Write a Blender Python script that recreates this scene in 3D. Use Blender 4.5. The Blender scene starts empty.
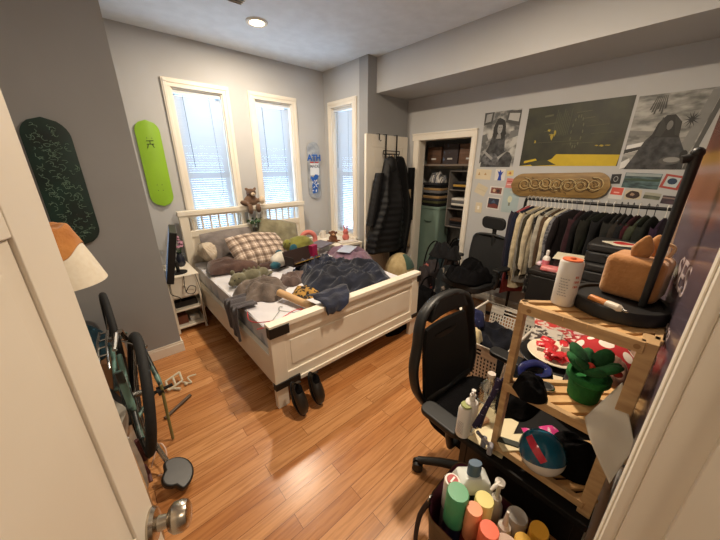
import bpy, bmesh, math, random
from mathutils import Vector, Matrix, noise, Euler
R = math.radians
C = bpy.context.scene.collection
SC = bpy.context.scene

# ------------------------------------------------------------ camera, world, lights, exposure
EYE = Vector((0, 0, 1.6))
pitch, angA = math.atan(104/290.), math.atan2(345, 290/math.cos(math.atan(104/290.)))
fw = Vector((math.cos(angA)*math.cos(pitch), math.sin(angA)*math.cos(pitch), -math.sin(pitch)))
rt = Vector((math.sin(angA), -math.cos(angA), 0))
up = rt.cross(fw)
cd = bpy.data.cameras.new('camera'); cam = bpy.data.objects.new('camera', cd); C.objects.link(cam)
cam.matrix_world = Matrix(((rt.x, up.x, -fw.x, 0), (rt.y, up.y, -fw.y, 0), (rt.z, up.z, -fw.z, 1.6), (0, 0, 0, 1)))
cd.sensor_fit = 'HORIZONTAL'; cd.sensor_width = 36; cd.lens = 36*290/720.; cd.clip_start = .02
SC.camera = cam
SC.view_settings.view_transform = 'Standard'; SC.view_settings.look = 'None'
SC.view_settings.gamma = 1; SC.view_settings.use_curve_mapping = False
SC.view_settings.exposure = 0.15
w = bpy.data.worlds.new('sky'); SC.world = w; w.use_nodes = True
w.node_tree.nodes['Background'].inputs[0].default_value = (.60, .80, 1, 1)
w.node_tree.nodes['Background'].inputs[1].default_value = 7.8
CEIL = 2.777

def area(name, loc, size, power, col, rot=(0, 0, 0), spread=180, sy=None):
    l = bpy.data.lights.new(name, 'AREA'); l.energy = power; l.color = col
    l.shape = 'DISK' if sy is None else 'RECTANGLE'; l.size = size
    if sy: l.size_y = sy
    l.spread = R(spread)
    o = bpy.data.objects.new(name, l); C.objects.link(o); o.location = loc; o.rotation_euler = rot
    return o
WARM = (1, .83, .63)
LAMPS = [(1.39, 2.90, 34), (1.45, .95, 50), (-.45, .9, 5)]  # last entry is an added fill lamp without a fixture
for i, (x, y, p) in enumerate(LAMPS):
    area('recessed_or_fill_light', (x, y, CEIL-.018), .11, p, WARM)
# added unseen lamp in the hallway, brightens the open door
area('hall_fill_light', (.2, -.75, 2.45), .25, 9, (1, .80, .58))

# ------------------------------------------------------------ materials
def lin(c):
    return tuple((v/255/12.92 if v/255 <= .04045 else ((v/255+.055)/1.055)**2.4) for v in c)
_m = {}
def mat(name, rgb, rough=.6, metal=0, rgb2=None, scale=8, bump=0, bscale=None, stretch=(1, 1, 1), emit=None, sheen=0, spec=.5, detail=4, contrast=(.35, .65)):
    if name in _m: return _m[name]
    m = bpy.data.materials.new(name); m.use_nodes = True; nt = m.node_tree
    b = nt.nodes['Principled BSDF']; c = lin(rgb)+(1,)
    b.inputs['Base Color'].default_value = c; b.inputs['Roughness'].default_value = rough
    b.inputs['Metallic'].default_value = metal; b.inputs['Specular IOR Level'].default_value = spec
    if sheen: b.inputs['Sheen Weight'].default_value = sheen
    tc = nt.nodes.new('ShaderNodeTexCoord'); mp = nt.nodes.new('ShaderNodeMapping'); mp.inputs['Scale'].default_value = stretch
    nt.links.new(tc.outputs['Object'], mp.inputs[0])
    n = nt.nodes.new('ShaderNodeTexNoise'); n.inputs['Scale'].default_value = scale; n.inputs['Detail'].default_value = detail
    nt.links.new(mp.outputs[0], n.inputs[0])
    cr = nt.nodes.new('ShaderNodeValToRGB'); cr.color_ramp.elements[0].position, cr.color_ramp.elements[1].position = contrast
    c2 = lin(rgb2)+(1,) if rgb2 else tuple(v*.92 for v in c[:3])+(1,)
    cr.color_ramp.elements[0].color = c2; cr.color_ramp.elements[1].color = c
    nt.links.new(n.outputs[0], cr.inputs[0]); nt.links.new(cr.outputs[0], b.inputs['Base Color'])
    if bump:
        n2 = nt.nodes.new('ShaderNodeTexNoise'); n2.inputs['Scale'].default_value = bscale or scale*6; n2.inputs['Detail'].default_value = 3
        nt.links.new(mp.outputs[0], n2.inputs[0])
        bp = nt.nodes.new('ShaderNodeBump'); bp.inputs['Strength'].default_value = bump; bp.inputs['Distance'].default_value = .01
        nt.links.new(n2.outputs[0], bp.inputs['Height']); nt.links.new(bp.outputs[0], b.inputs['Normal'])
    if emit:
        b.inputs['Emission Color'].default_value = lin(emit[0])+(1,); b.inputs['Emission Strength'].default_value = emit[1]
    _m[name] = m; return m
def fabric(name, rgb, rgb2=None, scale=10): return mat(name, rgb, .92, 0, rgb2, scale, .35, 90, sheen=.25 if sum(rgb) > 200 else .04, spec=.15)
def plastic(name, rgb, rough=.35): return mat(name, rgb, rough)

def wood_floor():
    m = bpy.data.materials.new('oak_floorboards'); m.use_nodes = True; nt = m.node_tree; L = nt.links; b = nt.nodes['Principled BSDF']
    tc = nt.nodes.new('ShaderNodeTexCoord')
    br = nt.nodes.new('ShaderNodeTexBrick'); br.inputs['Scale'].default_value = 1; br.offset = .37; br.offset_frequency = 2
    br.inputs['Brick Width'].default_value = .78; br.inputs['Row Height'].default_value = .083; br.inputs['Mortar Size'].default_value = .0011
    br.inputs['Color1'].default_value = (0, 0, 0, 1); br.inputs['Color2'].default_value = (1, 1, 1, 1); br.inputs['Mortar'].default_value = (.3, .3, .3, 1)
    L.new(tc.outputs['Object'], br.inputs[0])
    mp = nt.nodes.new('ShaderNodeMapping'); mp.inputs['Scale'].default_value = (1.6, 26, 1); L.new(tc.outputs['Object'], mp.inputs[0])
    ad = nt.nodes.new('ShaderNodeVectorMath'); ad.operation = 'ADD'; L.new(mp.outputs[0], ad.inputs[0])
    sc = nt.nodes.new('ShaderNodeVectorMath'); sc.operation = 'SCALE'; sc.inputs[3].default_value = 9; L.new(br.outputs[0], sc.inputs[0]); L.new(sc.outputs[0], ad.inputs[1])
    n = nt.nodes.new('ShaderNodeTexNoise'); n.inputs['Scale'].default_value = 2.2; n.inputs['Detail'].default_value = 6; n.inputs['Distortion'].default_value = .8; L.new(ad.outputs[0], n.inputs[0])
    r1 = nt.nodes.new('ShaderNodeValToRGB'); e = r1.color_ramp.elements
    e[0].color = lin((176, 116, 66))+(1,); e[1].color = lin((204, 148, 96))+(1,)
    L.new(br.outputs[0], r1.inputs[0])
    r2 = nt.nodes.new('ShaderNodeValToRGB'); e = r2.color_ramp.elements; e[0].position = .36; e[1].position = .58
    e[0].color = (.66, .58, .50, 1); e[1].color = (1, 1, 1, 1); L.new(n.outputs[0], r2.inputs[0])
    mx = nt.nodes.new('ShaderNodeMix'); mx.data_type = 'RGBA'; mx.blend_type = 'MULTIPLY'; mx.inputs[0].default_value = .8
    L.new(r1.outputs[0], mx.inputs[6]); L.new(r2.outputs[0], mx.inputs[7])
    mo = nt.nodes.new('ShaderNodeMix'); mo.data_type = 'RGBA'; L.new(br.outputs['Fac'], mo.inputs[0]); L.new(mx.outputs[2], mo.inputs[6]); mo.inputs[7].default_value = lin((90, 50, 24))+(1,)
    L.new(mo.outputs[2], b.inputs['Base Color']); b.inputs['Roughness'].default_value = .27
    bp = nt.nodes.new('ShaderNodeBump'); bp.inputs['Strength'].default_value = .12; bp.inputs['Distance'].default_value = .004
    L.new(n.outputs[0], bp.inputs['Height']); L.new(bp.outputs[0], b.inputs['Normal'])
    return m
def pine(name='pine_wood', a=(214, 176, 124), b_=(178, 132, 84), stretch=(1, 1, 12)):
    return mat(name, a, .5, 0, b_, 3.5, .08, 30, stretch=stretch)
def blind_mat():
    m = bpy.data.materials.new('blind_slat'); m.use_nodes = True; nt = m.node_tree; nt.nodes.clear()
    o = nt.nodes.new('ShaderNodeOutputMaterial'); d = nt.nodes.new('ShaderNodeBsdfDiffuse'); t = nt.nodes.new('ShaderNodeBsdfTranslucent'); mx = nt.nodes.new('ShaderNodeMixShader')
    d.inputs[0].default_value = (.70, .75, .80, 1); t.inputs[0].default_value = (.82, .88, .93, 1); mx.inputs[0].default_value = .13
    nt.links.new(d.outputs[0], mx.inputs[1]); nt.links.new(t.outputs[0], mx.inputs[2]); nt.links.new(mx.outputs[0], o.inputs[0]); return m
def clear_mat(name, tint=(.9, .95, .97), amt=.12, rough=.05):
    m = bpy.data.materials.new(name); m.use_nodes = True; nt = m.node_tree; nt.nodes.clear()
    o = nt.nodes.new('ShaderNodeOutputMaterial'); t = nt.nodes.new('ShaderNodeBsdfTransparent'); g = nt.nodes.new('ShaderNodeBsdfGlossy'); mx = nt.nodes.new('ShaderNodeMixShader')
    t.inputs[0].default_value = tint+(1,); g.inputs['Roughness'].default_value = rough; mx.inputs[0].default_value = amt
    nt.links.new(t.outputs[0], mx.inputs[1]); nt.links.new(g.outputs[0], mx.inputs[2]); nt.links.new(mx.outputs[0], o.inputs[0]); return m
def plaid():
    m = bpy.data.materials.new('plaid_cotton'); m.use_nodes = True; nt = m.node_tree; L = nt.links; b = nt.nodes['Principled BSDF']; b.inputs['Roughness'].default_value = .9
    tc = nt.nodes.new('ShaderNodeTexCoord'); base = None
    for k, (dr, s) in enumerate((('X', 3.4), ('Y', 3.4), ('X', 10), ('Y', 10))):
        wv = nt.nodes.new('ShaderNodeTexWave'); wv.bands_direction = dr; wv.inputs['Scale'].default_value = s; L.new(tc.outputs['Object'], wv.inputs[0])
        r = nt.nodes.new('ShaderNodeValToRGB'); r.color_ramp.interpolation = 'CONSTANT'; r.color_ramp.elements[1].position = .62
        r.color_ramp.elements[0].color = (1, 1, 1, 1); r.color_ramp.elements[1].color = ((.50, .46, .44, 1) if k < 2 else (.72, .66, .62, 1)); L.new(wv.outputs[0], r.inputs[0])
        if base is None: base = r.outputs[0]
        else:
            mx = nt.nodes.new('ShaderNodeMix'); mx.data_type = 'RGBA'; mx.blend_type = 'MULTIPLY'; mx.inputs[0].default_value = 1
            L.new(base, mx.inputs[6]); L.new(r.outputs[0], mx.inputs[7]); base = mx.outputs[2]
    mx = nt.nodes.new('ShaderNodeMix'); mx.data_type = 'RGBA'; mx.blend_type = 'MULTIPLY'; mx.inputs[0].default_value = 1
    L.new(base, mx.inputs[6]); mx.inputs[7].default_value = lin((214, 200, 186))+(1,); L.new(mx.outputs[2], b.inputs['Base Color']); return m
def dots(name, base, dot, scale, thr=.33):
    m = bpy.data.materials.new(name); m.use_nodes = True; nt = m.node_tree; L = nt.links; b = nt.nodes['Principled BSDF']; b.inputs['Roughness'].default_value = .85
    tc = nt.nodes.new('ShaderNodeTexCoord'); v = nt.nodes.new('ShaderNodeTexVoronoi'); v.inputs['Scale'].default_value = scale; v.inputs['Randomness'].default_value = .3
    L.new(tc.outputs['Object'], v.inputs[0]); r = nt.nodes.new('ShaderNodeValToRGB'); r.color_ramp.interpolation = 'CONSTANT'
    r.color_ramp.elements[0].color = lin(dot)+(1,); r.color_ramp.elements[1].position = thr; r.color_ramp.elements[1].color = lin(base)+(1,)
    L.new(v.outputs[0], r.inputs[0]); L.new(r.outputs[0], b.inputs['Base Color']); return m

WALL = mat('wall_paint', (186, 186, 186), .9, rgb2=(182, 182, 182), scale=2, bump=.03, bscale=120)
WALL_SHADED = mat('wall_paint_grey_shaded', (152, 152, 152), .9, rgb2=(148, 148, 148), scale=2, bump=.03, bscale=120)  # the left wall's lack of light is painted in by this darker grey
CEILM = mat('ceiling_paint', (224, 229, 234), .95)
TRIM = mat('white_trim_paint', (232, 225, 212), .42, rgb2=(228, 220, 206), scale=3)
DOORM = mat('door_paint', (226, 216, 200), .45, rgb2=(222, 211, 194), scale=3)
WHITEF = mat('white_lacquer', (230, 222, 206), .45, rgb2=(224, 214, 196), scale=4)
BLACKM = mat('black_metal', (22, 22, 24), .4, .3)
BLACKP = plastic('black_plastic', (20, 20, 21), .45)
BLACKF = mat('black_cloth', (16, 15, 17), .95, rgb2=(10, 10, 11), scale=10, bump=.35, bscale=90, spec=.1)
CHROME = mat('brushed_nickel', (190, 180, 165), .25, 1)
PINE = pine()

# ------------------------------------------------------------ mesh builder
class MB:
    def __init__(s, root=None): s.v = []; s.f = []; s.mi = []; s.root = root; s.cur = 0
    def add(s, vs, fs, M=None):
        k = len(s.v)
        for v in vs:
            v = Vector(v); s.v.append(M @ v if M else v)
        for f in fs: s.f.append(tuple(i+k for i in f)); s.mi.append(s.cur)
        return s
    def box(s, a, b, M=None):
        (x0, y0, z0), (x1, y1, z1) = a, b
        return s.add([(x0, y0, z0), (x1, y0, z0), (x1, y1, z0), (x0, y1, z0), (x0, y0, z1), (x1, y0, z1), (x1, y1, z1), (x0, y1, z1)],
                     [(0, 3, 2, 1), (4, 5, 6, 7), (0, 1, 5, 4), (1, 2, 6, 5), (2, 3, 7, 6), (3, 0, 4, 7)], M)
    def cbox(s, c, d, rz=0, rx=0, ry=0):
        M = Matrix.Translation(c) @ Euler((rx, ry, rz)).to_matrix().to_4x4()
        return s.box([-v/2 for v in d], [v/2 for v in d], M)
    def prism(s, poly, z0, z1, M=None):
        n = len(poly); vs = [(p[0], p[1], z0) for p in poly]+[(p[0], p[1], z1) for p in poly]
        return s.add(vs, [tuple(range(n-1, -1, -1)), tuple(range(n, 2*n))]+[(i, (i+1) % n, n+(i+1) % n, n+i) for i in range(n)], M)
    def lathe(s, prof, c=(0, 0, 0), n=24, M=None, sx=1, sy=1):
        vs = []; fs = []; T = Matrix.Translation(c) @ (M or Matrix())
        for r, z in prof:
            for i in range(n):
                a = 2*math.pi*i/n; vs.append((r*math.cos(a)*sx, r*math.sin(a)*sy, z))
        for j in range(len(prof)-1):
            for i in range(n): k = (i+1) % n; fs.append((j*n+i, j*n+k, (j+1)*n+k, (j+1)*n+i))
        fs.append(tuple(range(n-1, -1, -1))); m = (len(prof)-1)*n; fs.append(tuple(m+i for i in range(n)))
        return s.add(vs, fs, T)
    def tube(s, path, r, n=8, closed=False, flat=1.0, cap=True):
        P = [Vector(p) for p in path]; N = len(P); rs = r if isinstance(r, (list, tuple)) else [r]*N
        vs = []; fs = []; prev = None
        for i in range(N):
            if closed: t = P[(i+1) % N]-P[i-1]
            else: t = P[min(i+1, N-1)]-P[max(i-1, 0)]
            t.normalize()
            if prev is None:
                a = Vector((0, 0, 1)) if abs(t.z) < .9 else Vector((1, 0, 0)); u = t.cross(a).normalized()
            else: u = (prev-t*prev.dot(t)); u = u.normalized() if u.length > 1e-6 else prev
            prev = u; w_ = t.cross(u)
            for k in range(n):
                a = 2*math.pi*k/n; vs.append(P[i]+u*math.cos(a)*rs[i]+w_*math.sin(a)*rs[i]*flat)
        M_ = N if closed else N-1
        for i in range(M_):
            j = (i+1) % N
            for k in range(n): l = (k+1) % n; fs.append((i*n+k, i*n+l, j*n+l, j*n+k))
        if not closed and cap: fs.append(tuple(range(n-1, -1, -1))); fs.append(tuple((N-1)*n+k for k in range(n)))
        return s.add(vs, fs)
    def cyl(s, p0, p1, r0, r1=None, n=16): return s.tube([p0, p1], [r0, r0 if r1 is None else r1], n)
    def ball(s, c, r, n=16, M=None):
        r = (r, r, r) if not isinstance(r, (tuple, list)) else r; vs = []; fs = []; h = n//2
        for j in range(1, h):
            t = math.pi*j/h
            for i in range(n): a = 2*math.pi*i/n; vs.append((r[0]*math.sin(t)*math.cos(a), r[1]*math.sin(t)*math.sin(a), r[2]*math.cos(t)))
        k = len(vs); vs += [(0, 0, r[2]), (0, 0, -r[2])]
        for j in range(h-2):
            for i in range(n): l = (i+1) % n; fs.append((j*n+i, (j+1)*n+i, (j+1)*n+l, j*n+l))
        for i in range(n): l = (i+1) % n; fs.append((k, i, l)); fs.append((k+1, (h-2)*n+l, (h-2)*n+i))
        return s.add(vs, fs, Matrix.Translation(c) @ (M or Matrix()))
    def grid(s, fn, nu, nv, thick=None):
        vs = [Vector(fn(i/nu, j/nv)) for j in range(nv+1) for i in range(nu+1)]; W = nu+1
        fs = [(j*W+i, j*W+i+1, (j+1)*W+i+1, (j+1)*W+i) for j in range(nv) for i in range(nu)]
        if thick:
            t = Vector(thick); k = len(vs); vs += [v+t for v in vs]
            fs2 = [tuple(i+k for i in reversed(f)) for f in fs]; e = []
            for i in range(nu): e += [(i+1, i, i+k, i+1+k), (nv*W+i, nv*W+i+1, nv*W+i+1+k, nv*W+i+k)]
            for j in range(nv): e += [(j*W, (j+1)*W, (j+1)*W+k, j*W+k), ((j+1)*W+nu, j*W+nu, j*W+nu+k, (j+1)*W+nu+k)]
            fs = fs+fs2+e
        return s.add(vs, fs)
    def build(s, name, m, parent=None, smooth=35, bevel=0, seg=2, sub=0, mods=None):
        root = parent
        me = bpy.data.meshes.new(name); o = bpy.data.objects.new(name, me); C.objects.link(o)
        if s.root is None:       # world coordinates: make local to the thing
            if parent is not None: W = wm(parent); base = None
            else:
                xs = [v.x for v in s.v]; ys = [v.y for v in s.v]; zs = [v.z for v in s.v]
                W = Matrix.Translation(((min(xs)+max(xs))/2, (min(ys)+max(ys))/2, min(zs))); o.matrix_basis = W
            I = W.inverted(); vs = [I @ v for v in s.v]
        else: vs = s.v
        me.from_pydata([tuple(v) for v in vs], [], s.f)
        if parent is not None: o.parent = parent
        for q in (m if isinstance(m, (list, tuple)) else [m]): me.materials.append(q)
        if isinstance(m, (list, tuple)):
            for p, i in zip(me.polygons, s.mi): p.material_index = i
        bm = bmesh.new(); bm.from_mesh(me); bmesh.ops.recalc_face_normals(bm, faces=bm.faces); bm.to_mesh(me); bm.free()
        if smooth:
            me.polygons.foreach_set('use_smooth', [True]*len(me.polygons))
            if smooth < 180: me.set_sharp_from_angle(angle=R(smooth))
        if bevel:
            b = o.modifiers.new('bevel', 'BEVEL'); b.width = bevel; b.segments = seg; b.limit_method = 'ANGLE'; b.angle_limit = R(40); b.harden_normals = True
        if sub: d = o.modifiers.new('sub', 'SUBSURF'); d.levels = d.render_levels = sub
        return o
def wm(o):
    M = o.matrix_basis.copy()
    return wm(o.parent) @ M if o.parent else M
def tag(o, label=None, cat=None, group=None, kind=None):
    if label: o['label'] = label
    if cat: o['category'] = cat
    if group: o['group'] = group
    if kind: o['kind'] = kind
    return o
def thing(name, label, cat, loc, rz=0, group=None, rot=None):
    o = bpy.data.objects.new(name, None); C.objects.link(o); o.empty_display_size = .05
    o.matrix_basis = Matrix.Translation(loc) @ (rot.to_matrix().to_4x4() if rot else Matrix.Rotation(rz, 4, 'Z'))
    return tag(o, label, cat, group)
def struct(o): o['kind'] = 'structure'; return o
def dup(root, M=None, label=None, group=None, mats=None):
    r = root.copy(); C.objects.link(r)
    if M is not None: r.matrix_basis = M
    if label: r['label'] = label
    if group: r['group'] = group
    for ch in list(root.children):
        c = ch.copy(); C.objects.link(c); c.parent = r
        for g in ch.children: d = g.copy(); C.objects.link(d); d.parent = c
    return r
def fbm(p, s=1, o=3):
    v = 0; a = 1
    for k in range(o): v += a*noise.noise(Vector(p)*s*(2**k)+Vector((k*7.3, 0, 0))); a *= .5
    return v
def ridge(p, s): return 1-2*abs(noise.noise(Vector(p)*s))
def heap(c, rx, ry, h, seed=0, fr=7, n=44, nr=16, irr=.25, rz=0, flat=3., amp=.5, M=None, an=.5):
    """crumpled cloth: closed polar mesh, folded top, flat underside"""
    s = MB(); vs = []; fs = []
    for j in range(nr+1):
        q = j/nr
        for i in range(n):
            a = 2*math.pi*i/n
            rr = 1+irr*noise.noise(Vector((math.cos(a)*1.3+seed*3.1, math.sin(a)*1.3, seed)))*1.6
            x, y = rx*rr*q*math.cos(a), ry*rr*q*math.sin(a)
            ca, sa = math.cos(seed*1.3), math.sin(seed*1.3); wx = .03*noise.noise(Vector((x*6, y*6, seed)))
            pt = ((x*ca-y*sa)+seed*5.7+wx, (x*sa+y*ca)*an+wx, seed*2.3)
            fa = min(h, .15); e = 1-q**flat; z = e*(h*.72+.22*h*fbm(pt, fr*.35, 2))+min(1, e*1.5)*fa*(amp*.62*ridge(pt, fr)+.25*ridge((pt[0]+3, pt[1], 1), fr*2.1)+.09*fbm(pt, fr*4, 2)-.12)
            if j == nr: z = 0
            vs.append((x, y, max(z, .004*(1-q))))
    for j in range(nr):
        for i in range(n): k = (i+1) % n; fs.append((j*n+i, (j+1)*n+i, (j+1)*n+k, j*n+k))
    base = len(vs)
    vs.append((0, 0, -.002)); 
    for i in range(n): fs.append((base, nr*n+(i+1) % n, nr*n+i))
    T = Matrix.Translation(c) @ (M or Matrix()) @ Matrix.Rotation(rz, 4, 'Z')
    s.add(vs, fs, T); return s
def pillow(sx, sy, sz, seed=1, n=18, M=None, wr=.12):
    s = MB(); vs = []; fs = []; W = n+1
    for sg in (1, -1):
        for j in range(W):
            for i in range(W):
                u, v = i/n*2-1, j/n*2-1
                e = max(0, (1-u**2))**.45*max(0, (1-v**2))**.45
                pin = 1-.10*(1-abs(u))*0-.07*(u*u)*(1-v*v)*0
                x = u*sx/2*(1-.09*(1-u*u)*0-.06*v*v*(1-0))*pin; y = v*sy/2*(1-.06*u*u)
                z = sg*sz/2*e*(1+wr*2*fbm((u*1.5+seed, v*1.5, sg), 1.3, 3)+wr*ridge((u+seed, v, seed), 3))
                vs.append((x, y, z))
        o = 0 if sg == 1 else W*W
        for j in range(n):
            for i in range(n):
                q = (o+j*W+i, o+j*W+i+1, o+(j+1)*W+i+1, o+(j+1)*W+i); fs.append(q if sg == 1 else q[::-1])
    s.add(vs, fs, M); return s
def merged(o, d=.0005):
    bm = bmesh.new(); bm.from_mesh(o.data); bmesh.ops.remove_doubles(bm, verts=bm.verts, dist=d); bm.to_mesh(o.data); bm.free(); return o
def remesh(o, vs, smooth=8):
    r = o.modifiers.new('remesh', 'REMESH'); r.mode = 'VOXEL'; r.voxel_size = vs; r.use_smooth_shade = True
    s = o.modifiers.new('smooth', 'SMOOTH'); s.iterations = smooth; s.factor = .6; return o
def rrect(w_, h_, r, n=6, cx=0, cy=0):
    p = []
    for (sx, sy, a0) in ((1, 1, 0), (-1, 1, 90), (-1, -1, 180), (1, -1, 270)):
        for k in range(n+1):
            a = R(a0+90*k/n); p.append((cx+sx*(w_/2-r)+r*math.cos(a), cy+sy*(h_/2-r)+r*math.sin(a)))
    return p
def frame(o, x, y, z):
    o, x, y, z = Vector(o), Vector(x), Vector(y), Vector(z)
    return Matrix(((x.x, y.x, z.x, o.x), (x.y, y.y, z.y, o.y), (x.z, y.z, z.z, o.z), (0, 0, 0, 1)))
def text(s, name, m, parent, M, size, ext=.0006, align='CENTER', bold=0):
    cu = bpy.data.curves.new(name, 'FONT'); cu.body = s; cu.size = size; cu.extrude = ext; cu.align_x = align; cu.align_y = 'CENTER'; cu.offset = bold
    t = bpy.data.objects.new(name+'_c', cu); C.objects.link(t)
    dg = bpy.context.evaluated_depsgraph_get(); me = bpy.data.meshes.new_from_object(t.evaluated_get(dg))
    bpy.data.objects.remove(t); me.name = name
    o = bpy.data.objects.new(name, me); C.objects.link(o); me.materials.clear(); me.materials.append(m)
    me.transform(wm(parent).inverted() @ M if parent else M)
    if parent: o.parent = parent
    return o
exec_order = 'structure'

# ------------------------------------------------------------ the room
def holed(axis, p0, p1, a0, a1, z0, z1, holes):
    s = MB(); A = sorted({a0, a1}|{h[0] for h in holes}|{h[1] for h in holes}); Z = sorted({z0, z1}|{h[2] for h in holes}|{h[3] for h in holes})
    for i in range(len(A)-1):
        for j in range(len(Z)-1):
            ca, cz = (A[i]+A[i+1])/2, (Z[j]+Z[j+1])/2
            if any(h[0] < ca < h[1] and h[2] < cz < h[3] for h in holes): continue
            if axis == 'y': s.box((A[i], p0, Z[j]), (A[i+1], p1, Z[j+1]))
            else: s.box((p0, A[i], Z[j]), (p1, A[i+1], Z[j+1]))
    return s
WX, WY, CX = 3.38, 3.70, 2.78
fl = struct(MB().box((-1.3, -2.2, -.1), (4.2, 3.85, 0)).build('floor', wood_floor(), smooth=0))
fl.data.transform(Matrix.Translation((0, 0, 0)))
struct(MB().box((-1.3, -2.2, CEIL), (4.2, 3.85, CEIL+.1)).build('ceiling', CEILM, smooth=0))
W1, W2, W3 = (.80, 1.285, .66, 2.335), (1.645, 2.125, .66, 2.335), (3.085, 3.525, .66, 2.325)
struct(holed('y', WY, WY+.15, .294, 2.79, 0, CEIL, [W1, W2]).build('wall_back', WALL, smooth=0))
struct(holed('x', 2.64, 2.79, 2.97, WY, 0, CEIL, [W3]).build('wall_right', WALL, smooth=0))
struct(MB().box((2.64, 2.82, 0), (3.38, 2.97, CEIL)).build('wall_corner', WALL_SHADED, smooth=0))
struct(MB().box((-1.3, 2.78, 0), (.294, 2.93, CEIL)).box((.144, 2.93, 0), (.294, 3.85, CEIL)).build('wall_left', WALL_SHADED, smooth=0))
struct(MB().box((-1.3, -.2, 0), (-1.2, 2.78, CEIL)).build('wall_side', WALL, smooth=0))
D1 = (1.845, 2.60, -.01, 1.925)
struct(holed('x', WX, WX+.12, -.2, 2.97, 0, CEIL, [D1]).build('wall_closet', WALL, smooth=0))
struct(MB().box((3.5, 1.45, 0), (4.15, 1.55, CEIL)).box((3.5, 2.87, 0), (4.15, 2.97, CEIL)).box((4.05, 1.55, 0), (4.15, 2.87, CEIL)).build('wall_inside_closet', WALL, smooth=0))
struct(MB().box((CX, -.045, 2.415), (WX, 2.82, CEIL)).build('trim_soffit', WALL, smooth=0))
# doorway wall and hallway
DJ0, DJ1 = -.395, .55
struct(holed('y', -.18, -.058, -1.2, WX, 0, CEIL, [(DJ0, DJ1, -.01, 2.06)]).build('wall_front', WALL, smooth=0))
struct(MB().box((-1.3, -1.4, 0), (-1.2, -.2, CEIL)).box((1.6, -1.4, 0), (1.7, -.18, CEIL)).box((-1.3, -1.5, 0), (1.7, -1.4, CEIL)).build('wall_hallway', WALL, smooth=0))
# doorway casing and jamb, on the room side
jm = MB()
for sx, xj in ((1, DJ1), (-1, DJ0)):
    A = lambda a, b, y0, y1: jm.box((min(xj+sx*a, xj+sx*b), y0, 0), (max(xj+sx*a, xj+sx*b), y1, 2.06))
    A(-.015, .07, -.058, -.043) if sx == 1 else A(-.004, .03, -.058, -.043)
    if sx == 1: A(.012, .050, -.043, -.040)
    A(-.018, 0, -.18, -.058); A(-.030, -.018, -.15, -.100)
jm.box((DJ0-.03, -.058, 2.045), (DJ1+.07, -.043, 2.12)).box((DJ0, -.18, 2.042), (DJ1, -.058, 2.06))
struct(jm.build('trim_1', TRIM, bevel=.003))
# closet casing
cs = MB(); y0, y1, zt = D1[0], D1[1], D1[3]
for (a, b) in ((y0-.055, y0+.008), (y1-.008, y1+.08)): cs.box((WX-.022, a, 0), (WX, b, zt-.01)); cs.box((WX-.028, a+.012, 0), (WX-.022, b-.022, zt-.01))
cs.box((WX-.026, y0-.055, zt-.01), (WX, y1+.10, zt+.07)).box((WX-.034, y0-.055, zt+.055), (WX, y1+.10, zt+.075))
cs.box((WX, y0, 0), (WX+.12, y0+.012, zt)).box((WX, y1-.012, 0), (WX+.12, y1, zt)).box((WX, y0, zt-.012), (WX+.12, y1, zt))
struct(cs.build('trim_2', TRIM, bevel=.003))
# baseboards
def base(name, a, b, nrm):
    s = MB(); (ax, ay), (bx, by) = a, b; nx, ny = nrm
    for t, z0, z1 in ((.016, 0, .085), (.010, .085, .105)):
        s.box((min(ax, bx)-(t if nx < 0 else 0), min(ay, by)-(t if ny < 0 else 0), z0), (max(ax, bx)+(t if nx > 0 else 0), max(ay, by)+(t if ny > 0 else 0), z1))
    return struct(s.build(name, TRIM, bevel=.003))
base('baseboard_left', (-1.2, 2.78), (.31, 2.78), (0, -1)); base('baseboard_return', (.294, 2.78), (.294, 3.7), (1, 0))
base('baseboard_back', (.31, 3.7), (2.62, 3.7), (0, -1)); base('baseboard_right', (2.64, 2.83), (2.64, 3.69), (-1, 0))
base('baseboard_closet', (3.38, -.03), (3.38, 1.78), (-1, 0)); base('baseboard_front', (.63, -.058), (3.36, -.058), (0, 1))

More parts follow.
